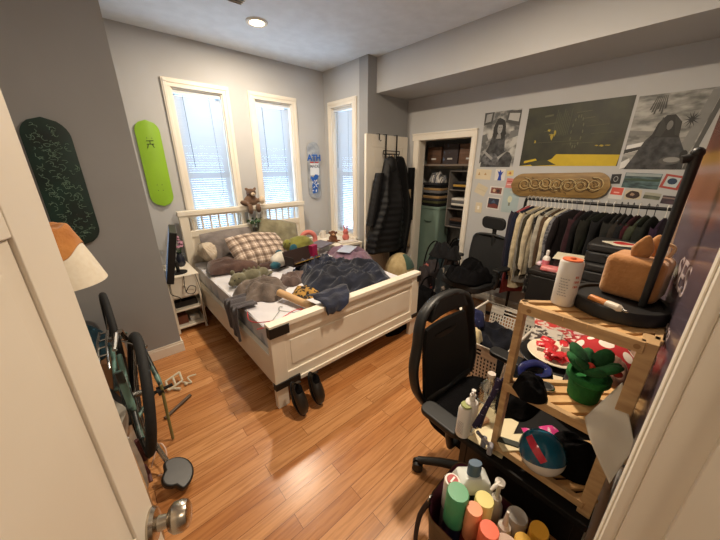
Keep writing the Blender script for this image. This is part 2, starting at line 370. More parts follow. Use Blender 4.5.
# windows: built looking along local +y (inside is -y), local x across, origin at hole's lower left
BL = blind_mat(); GL = clear_mat('window_glass', (.95, .97, 1), .08); SKYW = mat('vinyl_sash', (225, 228, 232), .4)
def window(n, M, w_, z0, z1):
    T = lambda s: s
    def B(*bx):
        s = MB()
        for a, b in bx: s.box(a, b, M)
        return s
    c = .075; h = z1-z0
    f = struct(B(((-c, -.02, z0), (0, 0, z1)), ((w_, -.02, z0), (w_+c, 0, z1)), ((-c, -.02, z1), (w_+c, 0, z1+c)),
          ((-c+.012, -.027, z0), (-c+.04, -.02, z1+c-.03)), ((w_+c-.04, -.027, z0), (w_+c-.012, -.02, z1+c-.03)), ((-c+.012, -.027, z1+c-.04), (w_+c-.012, -.02, z1+c-.012)),
          ((-c-.015, -.05, z0-.03), (w_+c+.015, 0, z0)), ((-c, -.016, z0-.10), (w_+c, 0, z0-.03)),
          ((0, 0, z0), (.012, .15, z1)), ((w_-.012, 0, z0), (w_, .15, z1)), ((0, 0, z1-.012), (w_, .15, z1)), ((0, 0, z0), (w_, .15, z0+.012))).build('window_%d' % n, TRIM, bevel=.003))
    zm = z0+h*.5
    B(((.012, .09, z0), (.05, .13, z1)), ((w_-.05, .09, z0), (w_-.012, .13, z1)), ((.012, .09, z1-.05), (w_-.012, .13, z1)), ((.012, .09, z0), (w_-.012, .13, z0+.06)), ((.012, .085, zm-.02), (w_-.012, .13, zm+.02))).build('sash', SKYW, f, bevel=.002)
    B(((.04, .108, z0+.04), (w_-.04, .112, z1-.03))).build('pane', GL, f, smooth=0)
    bl = MB(); N = int((h-.07)/.0245)
    for k in range(N):
        z = z0+.03+k*.0245
        Q = M @ Matrix.Translation((w_/2, .045, z)) @ Matrix.Rotation(R(-60+2*math.sin(k*1.7)), 4, 'X')
        bl.box((-w_/2+.018, -.0135, -.0005), (w_/2-.018, .0135, .0005), Q)
    bl.build('blind', BL, f, smooth=0)
    B(((.014, .02, z1-.045), (w_-.014, .07, z1-.012)), ((.016, .03, z0+.012), (w_-.016, .055, z0+.026))).build('headrail', mat('blind_rail', (214, 218, 222), .5), f, bevel=.002)
    wd = MB(); wd.tube([M @ Vector((w_*.2, .018, z1-.06)), M @ Vector((w_*.21, .012, z1-.75))], .0035, 6)
    wd.tube([M @ Vector((w_*.72, .02, z1-.05)), M @ Vector((w_*.74, .014, z1-1.02)), M @ Vector((w_*.62, .012, z1-1.10))], .0018, 5)
    wd.build('wand', mat('blind_wand', (120, 140, 155), .3), f)
MW = lambda x: Matrix.Translation((x, WY, 0))
window(1, MW(W1[0]), W1[1]-W1[0], W1[2], W1[3]); window(2, MW(W2[0]), W2[1]-W2[0], W2[2], W2[3])
window(3, Matrix.Translation((2.64, W3[1], 0)) @ Matrix.Rotation(R(-90), 4, 'Z'), W3[1]-W3[0], W3[2], W3[3])

# recessed ceiling lights and a vent
DIFF = mat('lamp_diffuser', (255, 240, 215), .5, emit=((255, 226, 176), 14))
for i, (x, y, p) in enumerate(LAMPS[:2]):
    t = thing('recessed_ceiling_light', ['round recessed ceiling light glowing warm above the bed', 'round recessed ceiling light above the middle of the room, out of the photo'][i], 'ceiling light', (x, y, CEIL-.012))
    s = MB(); s.lathe([(.062, 0), (.085, -.004), (.092, .004), (.092, .0115), (.062, .0115)], (x, y, CEIL-.012), 40); s.f = s.f[:-2]; s.mi = s.mi[:-2]; s.build('lamp_rim', TRIM, t)
    MB().lathe([(.0, .001), (.062, .001), (.062, .006), (0, .006)], (x, y, CEIL-.012), 40).build('diffuser', DIFF, t)
t = thing('ceiling_vent', 'small white ceiling air vent beyond the recessed light, cut by the photo edge', 'vent', (1.11, 2.60, CEIL-.01))
MB().box((1.04, 2.50, CEIL-.008), (1.18, 2.70, CEIL)).build('vent_frame', TRIM, t, bevel=.002)
s = MB()
for k in range(6): s.cbox((1.11, 2.52+k*.032, CEIL-.012), (.12, .016, .003), rx=.6)
s.build('louvres', mat('vent_grey', (120, 120, 118), .5), t)

# the open bedroom door (leaf swings 78 degrees into the room)
DR = thing('door_1', None, None, (-.376, -.039, 0), R(70.0)); DR['kind'] = 'structure'
def leaf(root, L, H, th, cols, rows, m, side=-1):
    lo = MB(root); S = [.0]; 
    lo.box((0, -th+.010, .01), (L, -.010, H))
    xs = [c for c in cols]
    # stiles and rails standing proud of the panels on both faces
    def proud(a, b):
        lo.box((a[0], -th, a[1]), (b[0], -th+.010, b[1])); lo.box((a[0], -.010, a[1]), (b[0], 0, b[1]))
    X = [0]+[v for c in cols for v in c]+[L]; Z = [.01]+[v for r in rows for v in r]+[H]
    for i in range(0, len(X), 2): proud((X[i], .01), (X[i+1], H))
    for j in range(0, len(Z), 2):
        for c in cols: proud((c[0], Z[j]), (c[1], Z[j+1]))
    o = lo.build('door_leaf', m, root, bevel=.003)
    pn = MB(root); k = .022
    for c in cols:
        for r in rows:
            for (a, b, y0, y1) in ((0, .0, -th+.006, -th+.011), (.040, .0, -th+.002, -th+.011)):
                pn.box((c[0]+a, y0, r[0]+a), (c[1]-a, y1, r[1]-a)); pn.box((c[0]+a, -th-y1, r[0]+a), (c[1]-a, -th-y0, r[1]-a))
    pn.build('door_panel', m, root, bevel=.007, seg=3)
leaf(DR, .81, 2.03, .036, ((.095, .35), (.46, .715)), ((.16, .70), (.84, 1.505), (1.66, 1.88)), DOORM)
for sg, y in ((-1, -.036), (1, 0)):
    s = MB(DR); Mx = Matrix.Translation((.775, y, .775)) @ Matrix.Scale(1.25, 4) @ Matrix.Rotation(R(90*(1 if sg < 0 else -1)), 4, 'X')
    s.lathe([(0, 0), (.032, 0), (.033, .004), (.028, .010), (.014, .013), (.013, .022), (.012, .028), (.020, .031), (.027, .040), (.0285, .052), (.024, .064), (.016, .068), (.0, .069)], n=28, M=None) if False else s.lathe([(.0, 0), (.032, 0), (.033, .004), (.028, .010), (.014, .013), (.012, .028), (.020, .031), (.0275, .040), (.0285, .054), (.024, .064), (.016, .068), (.001, .069)], n=32, M=Mx)
    s.build('door_knob', CHROME, DR)
s = MB(DR)
s.box((.81, -.030, .77), (.8115, -.006, .83)); s.build('latch_plate', CHROME, DR)
# closet door, swung open against the corner wall
D2 = thing('door_2', None, None, (WX-.03, 2.775, 0), R(180)); D2['kind'] = 'structure'
leaf(D2, .77, 1.965, .036, ((.10, .345), (.425, .67)), ((.15, .75), (.90, 1.42), (1.55, 1.82)), TRIM)

# ------------------------------------------------------------ bed
BX0, BX1, BY0, BY1 = .63, 2.14, 1.55, 3.60
bed = thing('bed', 'white panelled wooden double bed with spindle headboard under the windows', 'bed', ((BX0+BX1)/2, 2.58, 0))
s = MB()
for x in (BX0-.01, BX1-.085): s.box((x, BY1-.03, 0), (x+.085, BY1+.03, 1.10))
s.box((BX0-.02, BY1-.04, 1.095), (BX1+.01, BY1+.04, 1.145))
s.box((BX0+.07, BY1-.022, .855), (BX1-.08, BY1+.022, .925)).box((BX0+.07, BY1-.012, .30), (BX1-.08, BY1+.012, .86))
s.box((BX0+.07, BY1-.02, 1.07), (BX1-.08, BY1+.02, 1.10))
s.build('headboard', WHITEF, bed, bevel=.004)
for k in range(15):
    x = BX0+.075+(k+.55)*(BX1-BX0-.16)/15.1
    MB().box((x-.009, BY1-.010, .915), (x+.009, BY1+.010, 1.08)).build('spindle', WHITEF, bed, bevel=.003)
s = MB(); e = .095
s.box((BX0-.005, BY0, .17), (BX0+e, BY0+.05, .645)).box((BX1-e, BY0, .17), (BX1+.005, BY0+.05, .645))
s.box((BX0-.01, BY0-.012, .625), (BX1+.01, BY0+.062, .66)).box((BX0+e-.01, BY0+.004, .54), (BX1-e+.01, BY0+.046, .63))
s.box((BX0+e-.01, BY0+.004, .19), (BX1-e+.01, BY0+.046, .265)).box((BX0+e-.01, BY0+.016, .25), (BX1-e+.01, BY0+.034, .55))
s.box((BX0+.02, BY0-.008, .165), (BX1-.02, BY0+.054, .195))
s.build('footboard', WHITEF, bed, bevel=.004)
s = MB(); s.box((BX0+e+.04, BY0+.0105, .305), (BX1-e-.04, BY0+.018, .50)); s.build('footboard_panel', WHITEF, bed, bevel=.004)
for x in (BX0, BX1-.085):
    for y in (BY0+.003,): MB().box((x, y, 0), (x+.085, y+.044, .19)).build('leg', WHITEF, bed, bevel=.004)
for x in (BX0, BX1-.03):
    s = MB().box((x, BY0+.03, .19), (x+.03, BY1-.02, .42)); s.box((x-.004 if x < 1 else x+.02, BY0+.05, .385), (x+.01 if x < 1 else x+.034, BY1-.03, .42)); s.build('side_rail', WHITEF, bed, bevel=.004)
s = MB()
for (a, b) in (((BX0-.013, BY0-.0145, .575), (BX0+.125, BY0+.03, .645)), ((BX0-.009, BY0-.0105, .165), (BX0+.18, BY0+.03, .212)), ((BX1-.03, BY0-.013, .565), (BX1+.012, BY0+.03, .63)), ((BX1-.08, BY0-.0105, .19), (BX1+.009, BY0+.03, .225))):
    MB().box(a, b).build('packing_tape', mat('black_tape', (18, 17, 17), .5), bed)['label'] = 'strip of black packing tape wrapped on a footboard corner'
s = MB().box((BX0+.03, BY0+.05, .27), (BX1-.03, BY1-.02, .29))
for k in range(3): s.box((BX0+.3+k*.42, BY0+.4, .0), (BX0+.34+k*.42, BY0+.44, .27))
s.build('slat_base', PINE, bed)
MT = mat('mattress_ticking', (196, 198, 204), .9, rgb2=(176, 178, 186), scale=30, bump=.3)
s = MB().prism(rrect(BX1-BX0-.075, BY1-BY0-.09, .06, 6, (BX0+BX1)/2, (BY0+BY1)/2+.015), .29, .545)
tag(s.build('mattress', MT, None, bevel=.02, seg=3), 'thick mattress with grey quilted side on the white bed', 'mattress')
SHEET = mat('white_sheet', (214, 212, 214), .9, rgb2=(200, 198, 204), scale=4, bump=.5, bscale=9)
def sheetf(u, v):
    x = BX0+.042+u*(BX1-BX0-.086); y = BY0+.065+v*(BY1-BY0-.105)
    z = .552+.010*max(0, ridge((x*1.2+y*.5, y*.6, 2), 5))+.006*fbm((x, y, 0), 4)
    ed = min(1, u*30, (1-u)*30)
    return (x, y, z)
s = MB(); s.grid(sheetf, 60, 70, (0, 0, .004))
s.grid(lambda u, v: (BX0+.036-.004*math.sin(v*60)*u, BY0+.09+v*(BY1-BY0-.16), +.557-u*(.16+.05*noise.noise(Vector((v*9, 3, 0))))), 4, 80, (.005, 0, 0))
tag(s.build('fitted_sheet', SHEET, smooth=60), 'rumpled white fitted sheet pulled over the mattress', 'bed sheet')

GREYK = fabric('grey_knit', (128, 120, 116), (104, 97, 95)); BROWNF = fabric('brown_fleece', (92, 70, 62), (66, 48, 44)); 
def Mt(x, y, z, rx=0, ry=0, rz=0): return Matrix.Translation((x, y, z)) @ Euler((R(rx), R(ry), R(rz))).to_matrix().to_4x4()
def lobj(name, label, cat, s, m, Mx, group=None, **k):
    o = s.build(name, m, None, **k); o.matrix_basis = Mx; return tag(o, label, cat, group)
def L(): return MB(0)
def local(s): s.root = 0; return s
lobj('bolster_pillow', 'beige ribbed bolster pillow standing on end against the headboard', 'pillow', local(pillow(.36, .20, .17, 3)), mat('beige_rib', (206, 192, 172), .9, rgb2=(170, 155, 138), scale=60, stretch=(3, .2, .2)), Mt(.80, 3.42, .72, 65, 0, 78), smooth=180)
lobj('grey_pillow', 'grey pillow leaning on the headboard behind the plaid pillow', 'pillow', local(pillow(.62, .42, .16, 5)), GREYK, Mt(1.06, 3.43, .72, 62, 0, 6), smooth=180)
lobj('plaid_pillow', 'large plaid pillow in beige and grey checks', 'pillow', local(pillow(.68, .46, .19, 7)), plaid(), Mt(1.28, 3.14, .71, 38, 4, 8), smooth=180)
lobj('brown_pillow', 'dark brown fleece pillow lying flat before the plaid pillow', 'pillow', local(pillow(.48, .34, .13, 9)), BROWNF, Mt(.93, 3.05, .62, 8, 0, -12), smooth=180)
lobj('brown_blanket', 'crumpled brown blanket in front of the plaid pillow', 'blanket', heap((0, 0, 0), .26, .10, .055, 4), BROWNF, Mt(1.32, 2.87, .56), smooth=180)
lobj('khaki_pillow', 'khaki green pillow leaning on the headboard right of the plaid one', 'pillow', local(pillow(.50, .40, .15, 12)), fabric('khaki', (134, 128, 104), (108, 102, 82)), Mt(1.66, 3.42, .78, 55, 12, -14), smooth=180)

def plush(root, ells, name, m, vox=.008):
    s = MB()
    for e in ells:
        c, r = e[0], e[1]; M = Euler([R(a) for a in e[2]]).to_matrix().to_4x4() if len(e) > 2 else None
        s.ball(c, r, 14, M)
    s.root = 0
    o = s.build(name, m, root, smooth=180); return remesh(o, vox, 4)
def eyes(root, pts, r=.006):
    for p in pts:
        s = L(); s.ball(p, r, 8); s.build('eye', BLACKP, root)
OLG = fabric('sage_plush', (122, 118, 96), (98, 94, 76))
t = thing('plush_toy', 'sage grey floppy plush dinosaur lying on the mattress', 'plush toy', (.93, 2.60, .56), R(10))
plush(t, [((0, 0, .065), (.12, .075, .065)), ((.13, 0, .06), (.07, .06, .055)), ((-.13, -.02, .075), (.075, .06, .06)), ((-.19, -.03, .06), (.04, .035, .03)), ((.05, -.08, .03), (.035, .06, .03)), ((-.07, -.09, .03), (.035, .06, .03)), ((.20, .01, .03), (.06, .03, .025)), ((-.14, .05, .12), (.025, .02, .03)), ((.04, .08, .05), (.03, .05, .03))], 'body', OLG)
eyes(t, [(-.185, -.062, .09), (-.15, -.075, .10)])
for k, (x, z) in enumerate(((-.05, .13), (.0, .135), (.05, .13), (.10, .12))):
    s = L(); s.lathe([(.018, 0), (.012, .018), (.001, .03)], (x, 0, z-.008), 8, sy=.4); s.build('back_spike', OLG, t)
# teddy on the headboard and the potted plant
BR = fabric('bear_fur', (122, 96, 78), (92, 70, 56))
t = thing('teddy_bear', 'brown teddy bear with pale muzzle perched on the headboard rail', 'plush toy', (1.42, 3.60, 1.145), 0)
t.matrix_basis = t.matrix_basis @ Matrix.Scale(1.18, 4)
plush(t, [((0, 0, .045), (.075, .05, .06)), ((.01, -.01, .125), (.052, .045, .045)), ((-.035, -.005, .165), (.018, .012, .018)), ((.055, -.005, .165), (.018, .012, .018)), ((-.08, -.04, .03), (.055, .03, .028), (0, 20, 20)), ((.085, -.03, .05), (.05, .026, .024), (0, -15, -20)), ((-.04, -.075, -.03), (.03, .032, .055)), ((.045, -.07, -.025), (.03, .032, .05))], 'body', BR)
s = L(); s.ball((.012, -.052, .115), (.024, .018, .018)); s.build('muzzle', fabric('cream_fur', (206, 186, 160)), t)
eyes(t, [(-.008, -.052, .140), (.032, -.052, .140), (.012, -.071, .118)], .005)
s = L(); s.ball((.10, -.045, .05), (.03, .025, .04)); s.build('cuff', fabric('cream_fur', (206, 186, 160)), t)
LEAF = mat('leaf_green', (58, 98, 50), .5, rgb2=(36, 66, 34), scale=20); GLASSY = clear_mat('thin_glass', (.86, .92, .95), .2)
random.seed(4)
t = thing('potted_plant', 'small leafy green plant in a glass jar against the headboard', 'plant', (1.40, 3.515, .835))
s = L(); s.lathe([(.03, 0), (.034, .01), (.034, .09), (.030, .09), (.030, .012)], n=20); s.build('jar', GLASSY, t)
s = L(); s.lathe([(.001, .004), (.029, .006), (.029, .05), (.001, .05)], n=16); s.build('soil', mat('soil', (60, 44, 34), .9), t)
s = L(); 
for k in range(9): a = k*2.4; s.tube([(0, 0, .04), (.02*math.cos(a), .02*math.sin(a), .10), (.06*math.cos(a), .035*math.sin(a), .13+.02*math.sin(k))], .0018, 5)
s.build('stem', LEAF, t)
s = L()
for k in range(26):
    a = k*2.4; r = .03+.05*random.random(); M = Mt(r*math.cos(a)*1.1, r*math.sin(a)*.6-.01, .10+random.random()*.06, random.uniform(-50, 50), random.uniform(-50, 50), math.degrees(a)); s.ball((0, 0, 0), (.020, .011, .0025), 8, None) if False else s.ball(M.translation, (.021, .012, .003), 8, M.to_3x3().to_4x4())
s.build('foliage', LEAF, t)
# plush group and boxes in the middle of the bed
t = thing('plush_toy', 'white and teal round plush toy lying beside the black box', 'plush toy', (1.34, 2.80, .575), R(20))
plush(t, [((0, 0, .075), (.11, .09, .075)), ((.02, .0, .11), (.07, .07, .05))], 'body', fabric('white_plush', (214, 208, 196), (190, 184, 172)))
for q in (((-.10, -.03, .045), (.065, .055, .04)), ((.12, -.03, .07), (.05, .045, .05)), ((.07, .07, .12), (.05, .035, .04))): plush(t, [q], 'teal_patch', fabric('teal_plush', (46, 98, 110), (30, 70, 84)))
t = thing('plush_toy', 'large olive green plush turtle sitting behind the black box', 'plush toy', (1.74, 3.06, .56), R(-15))
plush(t, [((0, 0, .12), (.19, .14, .12)), ((-.16, -.05, .17), (.055, .05, .06)), ((.02, -.02, .17), (.13, .11, .08)), ((.15, -.10, .04), (.06, .05, .04)), ((-.05, -.13, .04), (.06, .05, .04))], 'body', fabric('olive_plush', (130, 128, 62), (98, 98, 44)))
s = L(); s.ball((-.10, -.11, .12), (.05, .03, .06)); s.build('teal_ribbon', fabric('teal_plush', (46, 98, 110)), t)
eyes(t, [(-.19, -.09, .19), (-.14, -.10, .19)], .007)
t = thing('cardboard_box', 'black and magenta open box leaning on the olive turtle plush', 'box', (1.44, 2.56, .665), R(10))
s = L(); s.cbox((0, .02, .07), (.34, .015, .13), rx=R(-18)); s.cbox((-.165, -.05, .05), (.008, .14, .09)); s.cbox((0, -.05, .006), (.33, .14, .008)); s.build('box_body', mat('dark_brown_card', (44, 28, 26), .5), t, bevel=.001)
s = L(); s.cbox((.20, .0, .07), (.085, .05, .13), rz=.15); s.build('box_end', mat('magenta_card', (150, 26, 74), .5), t)['label'] = 'magenta end of the box'
s = L(); s.cbox((.01, -.09, .02), (.33, .10, .006), rx=R(-28)); s.build('box_flap', mat('gold_card', (150, 116, 40), .5), t)['label'] = 'open yellow brown flap'
t = s = None
# bedding
NAVY = mat('navy_cotton', (21, 28, 48), .9, rgb2=(12, 16, 30), scale=6, bump=.5, bscale=40, sheen=.2)
NAVY2 = mat('deep_navy', (24, 32, 58), .9, rgb2=(14, 19, 36), scale=6, bump=.5, bscale=40, sheen=.2)
lobj('comforter', 'big navy blue comforter heaped across the foot half of the bed', 'comforter', heap((0, 0, 0), .46, .38, .135, 11, 7.5, 130, 56, .24, amp=.95), NAVY, Mt(1.66, 2.02, .555, 0, 0, 10), smooth=180)
lobj('navy_sweatshirt', 'dark blue sweatshirt crumpled between the black box and the comforter', 'sweatshirt', heap((0, 0, 0), .36, .18, .12, 15, 8, 110, 40, .3, amp=.9), NAVY2, Mt(1.55, 2.46, .557, 0, 0, 12), smooth=180)
def drape(u, v):       # tail of the comforter falling over the footboard
    x = 1.06+.16*u+.05*math.sin(v*3)*0; 
    return (x, 0, 0)
s = MB()
def tail(u, v):
    p = v*.31; x0, x1 = 1.00+.05*v, 1.34-.16*v*v
    x = x0+(x1-x0)*u
    if p < .16: y, z = 1.74-p, .665+.03*math.sin(p*14)+.02
    else: y, z = 1.525+.007*math.sin(u*11), .69-(p-.16)*.62
    if p >= .10 and p < .24: y = 1.64-(p-.10)/.14*.115; z = .693-max(0, p-.18)*.5
    return (x, y+.006*math.sin(u*9+v*4), z+.006*math.sin(u*14))
s.grid(tail, 16, 26, (0, -.008, .004))
tag(s.build('navy_shirt', NAVY2, smooth=180), 'navy blue shirt with one corner hanging over the white footboard', 'shirt')
lobj('grey_hoodie', 'grey hooded sweatshirt crumpled near the left edge of the bed', 'sweatshirt', heap((0, 0, 0), .24, .18, .10, 21, 9, 110, 44, .34, amp=.95), fabric('taupe_jersey', (122, 110, 102), (88, 78, 72)), Mt(.93, 2.30, .557, 0, 0, 30), smooth=180)
s = MB()
def slv(u, v):
    y = 2.02+.26*u+.02*math.sin(v*5); L_ = v*.42; w_ = .008*math.sin(u*22)+.006*math.sin(u*9+v*5)
    if L_ < .16: return (.76-L_*.98, y+.02*(1-v), .590+w_)
    k = min(1, (L_-.16)/.03); return (.603-.012*k+w_*.9-.010*(1-k)*0, y+.03*(L_-.16), .590-.018*k-(L_-.16)*.86*(1+.15*math.sin(u*6)))
s.grid(slv, 30, 30, (-.003, 0, .003))
tag(s.build('grey_scarf', fabric('grey_scarf_knit', (92, 88, 90), (68, 64, 68)), smooth=180), 'dark grey scarf hanging down over the left side rail of the bed', 'scarf')
lobj('taupe_shirt', 'taupe long sleeved shirt crumpled against the navy comforter', 'shirt', heap((0, 0, 0), .22, .11, .07, 25, 9, 100, 34, .35, amp=.9), fabric('taupe_shirt', (112, 94, 88), (80, 66, 62)), Mt(1.22, 2.36, .56, 0, 0, 25), smooth=180)
lobj('camouflage_shirt', 'brown and yellow patterned garment under the comforter edge', 'shirt', heap((0, 0, 0), .12, .13, .06, 31, 9, 60, 20, .3), mat('camo_pattern', (168, 128, 60), .9, rgb2=(36, 30, 26), scale=26, contrast=(.48, .52)), Mt(1.17, 2.02, .56), smooth=180)
t = thing('cardboard_tube', 'long brown cardboard mailing tube lying on the bed', 'tube', (.99, 1.88, .62), 0)
s = MB(); s.cyl((.955, 2.06, .625), (1.03, 1.69, .61), .030, n=24); s.build('tube_wall', mat('kraft_card', (196, 158, 112), .7), t)
s = MB(); s.cyl((1.031, 1.689, .61), (1.035, 1.668, .609), .0305, n=24); s.build('end_cap', mat('tube_cap', (170, 134, 96), .6), t)
# hangers and red cord on the mattress
t = thing('clothes_hanger', 'grey wire clothes hanger lying on the white sheet near the footboard', 'hanger', (.82, 1.76, .568))
s = MB(); s.tube([(.70, 1.72, .572), (.96, 1.70, .572), (.85, 1.86, .575)], .0035, 6, closed=True); s.tube([(.85, 1.86, .575), (.86, 1.90, .575), (.88, 1.915, .575), (.895, 1.90, .575)], .003, 6); s.build('wire', mat('grey_hanger', (128, 134, 124), .4), t)
s = MB(); P = [(.66, 2.0, .575), (.63, 1.9, .56), (.66, 1.80, .572), (.78, 1.74, .578), (.92, 1.78, .58), (.98, 1.75, .585), (.90, 1.72, .58), (.80, 1.70, .576), (.68, 1.70, .575), (.62, 1.74, .56)]
def smoothp(P, n=6):
    P = [Vector(p) for p in P]; out = []
    for i in range(len(P)-1):
        a, b, c, d = P[max(i-1, 0)], P[i], P[i+1], P[min(i+2, len(P)-1)]
        for k in range(n):
            t_ = k/n; out.append(.5*((2*b)+(c-a)*t_+(2*a-5*b+4*c-d)*t_**2+(3*b-a-3*c+d)*t_**3))
    return out+[P[-1]]
s.tube(smoothp(P), .0032, 6); tag(s.build('red_cord', mat('red_cord', (196, 44, 52), .5), smooth=60), 'thin red cord looped over the white sheet at the bed corner', 'cord')
# right hand side of the bed: purple throw, pink toys, sketchbooks
lobj('purple_blanket', 'mauve blanket bunched on the right side of the bed', 'blanket', heap((0, 0, 0), .27, .40, .15, 41, 5, 90, 30, .15), fabric('mauve_fleece', (128, 100, 116), (98, 76, 92)), Mt(2.16, 2.62, .50, 0, 0, -4), smooth=180)
def slab(name, label, cat, c, d, m, rz=0, rx=0, ry=0, bev=.002, group=None):
    s = MB(0); s.cbox((0, 0, d[2]/2), d); return lobj(name, label, cat, s, m, Mt(c[0], c[1], c[2], rx, ry, rz), group, bevel=bev)
slab('sketchbook', 'dark grey sketchbook lying on the mauve blanket', 'book', (2.00, 3.00, .660), (.30, .22, .015), mat('grey_cover', (104, 100, 110), .5), 20, 3, 0)
slab('tablet', 'pale silver tablet on the right side of the bed', 'tablet', (2.13, 2.62, .655), (.24, .17, .008), mat('pale_screen', (176, 182, 198), .2), 28, 0, -4)
PK = fabric('pink_plush', (214, 132, 120), (186, 100, 92))
t = thing('ring_plush', 'pink ring shaped plush toy standing at the far bed corner', 'plush toy', (2.02, 3.30, .57), R(-25))
s = L(); s.tube([(.09*math.cos(a), .0, .11+.09*math.sin(a)) for a in [2*math.pi*k/24 for k in range(24)]], .032, 12, closed=True); s.build('ring', PK, t, smooth=180)
s = L(); s.ball((-.10, -.03, .06), .045); s.ball((.11, -.02, .05), .04); s.build('foot', PK, t, smooth=180)
BED_TABLE = thing('bedside_shelf', 'low white shelf squeezed between the bed and the right window', 'shelf', (2.38, 3.15, 0))
s = MB().box((2.18, 2.86, .60), (2.60, 3.56, .63)); s.build('shelf_top', WHITEF, BED_TABLE, bevel=.003)
for x in (2.19, 2.57):
    for y in (2.87, 3.53): MB().box((x, y, 0), (x+.025, y+.025, .60)).build('leg', WHITEF, BED_TABLE)
MB().box((2.19, 2.87, .25), (2.59, 3.55, .27)).build('lower_shelf', WHITEF, BED_TABLE)
t = thing('mug', 'white mug on the shelf below the right window', 'mug', (2.33, 3.40, .63))
s = L(); s.lathe([(.001, 0), (.038, 0), (.040, .005), (.040, .10), (.036, .10), (.036, .008), (.001, .008)], n=24); s.build('cup', mat('mug_glaze', (235, 230, 222), .2), t)
s = L(); s.tube([(-.038, 0, .08), (-.065, 0, .075), (-.068, 0, .04), (-.038, 0, .025)], .006, 8); s.build('handle', mat('mug_glaze', (235, 230, 222), .2), t)
t = thing('plush_toy', 'small brown plush monkey sitting on the shelf by the right window', 'plush toy', (2.28, 3.10, .63), R(-30))
plush(t, [((0, 0, .05), (.06, .05, .055)), ((0, -.01, .12), (.045, .04, .04)), ((-.06, -.04, .02), (.04, .022, .022)), ((.06, -.04, .02), (.04, .022, .022)), ((-.05, 0, .13), (.014, .01, .018)), ((.05, 0, .13), (.014, .01, .018))], 'body', fabric('monkey_brown', (104, 66, 46)), .006)
s = L(); s.ball((0, -.045, .112), (.022, .014, .016)); s.build('face', fabric('tan_face', (196, 150, 112)), t)
eyes(t, [(-.012, -.05, .13), (.012, -.05, .13)], .004)
t = thing('plush_toy', 'pink and white plush bunny on the shelf by the right window', 'plush toy', (2.46, 3.05, .63), R(-30))
plush(t, [((0, 0, .05), (.05, .045, .055)), ((0, 0, .12), (.04, .038, .04)), ((-.02, 0, .185), (.012, .008, .04)), ((.02, 0, .185), (.012, .008, .04))], 'body', PK, .006)
eyes(t, [(-.012, -.035, .13), (.012, -.035, .13)], .004)
slab('white_notebook', 'white notebook lying on the shelf under the right window', 'book', (2.42, 2.955, .631), (.26, .12, .018), mat('off_white_cover', (214, 206, 198), .5), -8)

# shoes, board and bag at the foot of the bed
SHO = mat('dark_leather', (38, 32, 26), .38, rgb2=(24, 20, 16), scale=8)
def shoe(x, y, rz, label):
    t = thing('clog', label, 'shoe', (x, y, .0), R(rz), 'dark slip on shoes at the foot of the bed')
    def up_(u, v):
        a = u*2*math.pi; q = v
        l = -.13+.26*q; hw = .046*(math.sin(math.pi*min(1, max(.02, q*.96+.03))))**.35*(1.08-.25*(1-q)); h = (.055+.030*math.sin(math.pi*(1-q)))*(1 if q < .8 else 1-(q-.8)*2.4)
        if q in (0, 1): hw *= .3; h *= .5
        return (hw*math.cos(a), l, .016+h*(.5+.5*math.sin(a)))
    s = L(); s.grid(up_, 20, 22); s.build('upper', SHO, t, smooth=180)
    s = L(); s.prism([(.050*math.sin(a)*(1 if math.cos(a) > 0 else .85), .138*math.cos(a)) for a in [2*math.pi*k/28 for k in range(28)]], 0, .018); s.build('sole', BLACKP, t, bevel=.004)
    s = L(); s.ball((0, -.075, .092), (.030, .042, .008)); s.build('shoe_opening', BLACKF, t)
    s = L(); s.grid(lambda u, v: ((u-.5)*.030, -.125-.010*math.sin(v*3), .06+.085*v), 4, 6, (0, .004, 0)); s.build('heel_tab', SHO, t)
    return t
# toes point toward the viewer and rest on the floor, heels lean on the footboard
for (x, y, rz, lb) in ((.725, 1.455, 183, 'dark leather slip on shoe nearest the left bed leg'), (.868, 1.460, 178, 'dark leather slip on shoe farther from the bed leg')):
    t = shoe(x, y, rz, lb); t.matrix_basis = Matrix.Translation((x, y, .105)) @ Matrix.Rotation(R(rz), 4, 'Z') @ Matrix.Rotation(R(-57), 4, 'X') @ Matrix.Scale(.88, 4)
slab('skateboard_deck', 'reddish brown wooden board lying on the floor under the bed', 'board', (1.45, 1.80, .03), (1.05, .20, .012), mat('redwood_board', (122, 66, 44), .35, rgb2=(90, 44, 30), scale=4, stretch=(.5, 6, 1)), 4, 0, 0, .004)
for k, x in enumerate((1.1, 1.8)): slab('storage_box', ['flat brown storage box under the bed supporting the left end of the board', 'flat brown storage box under the bed supporting the right end of the board'][k], 'box', (x, 1.80+.025*k, 0), (.18, .14, .029), mat('brown_box', (70, 48, 36), .7))
lobj('black_bag', 'small black bag tucked under the right end of the bed', 'bag', heap((0, 0, 0), .16, .09, .14, 51, 6, 50, 20, .2), BLACKF, Mt(2.02, 1.72, 0), smooth=180)
lobj('dark_bag', 'dark fabric bag stored under the middle of the bed', 'bag', heap((0, 0, 0), .20, .16, .15, 53, 6, 50, 20, .2), fabric('plum_dark', (44, 34, 40)), Mt(1.52, 2.3, 0), smooth=180)

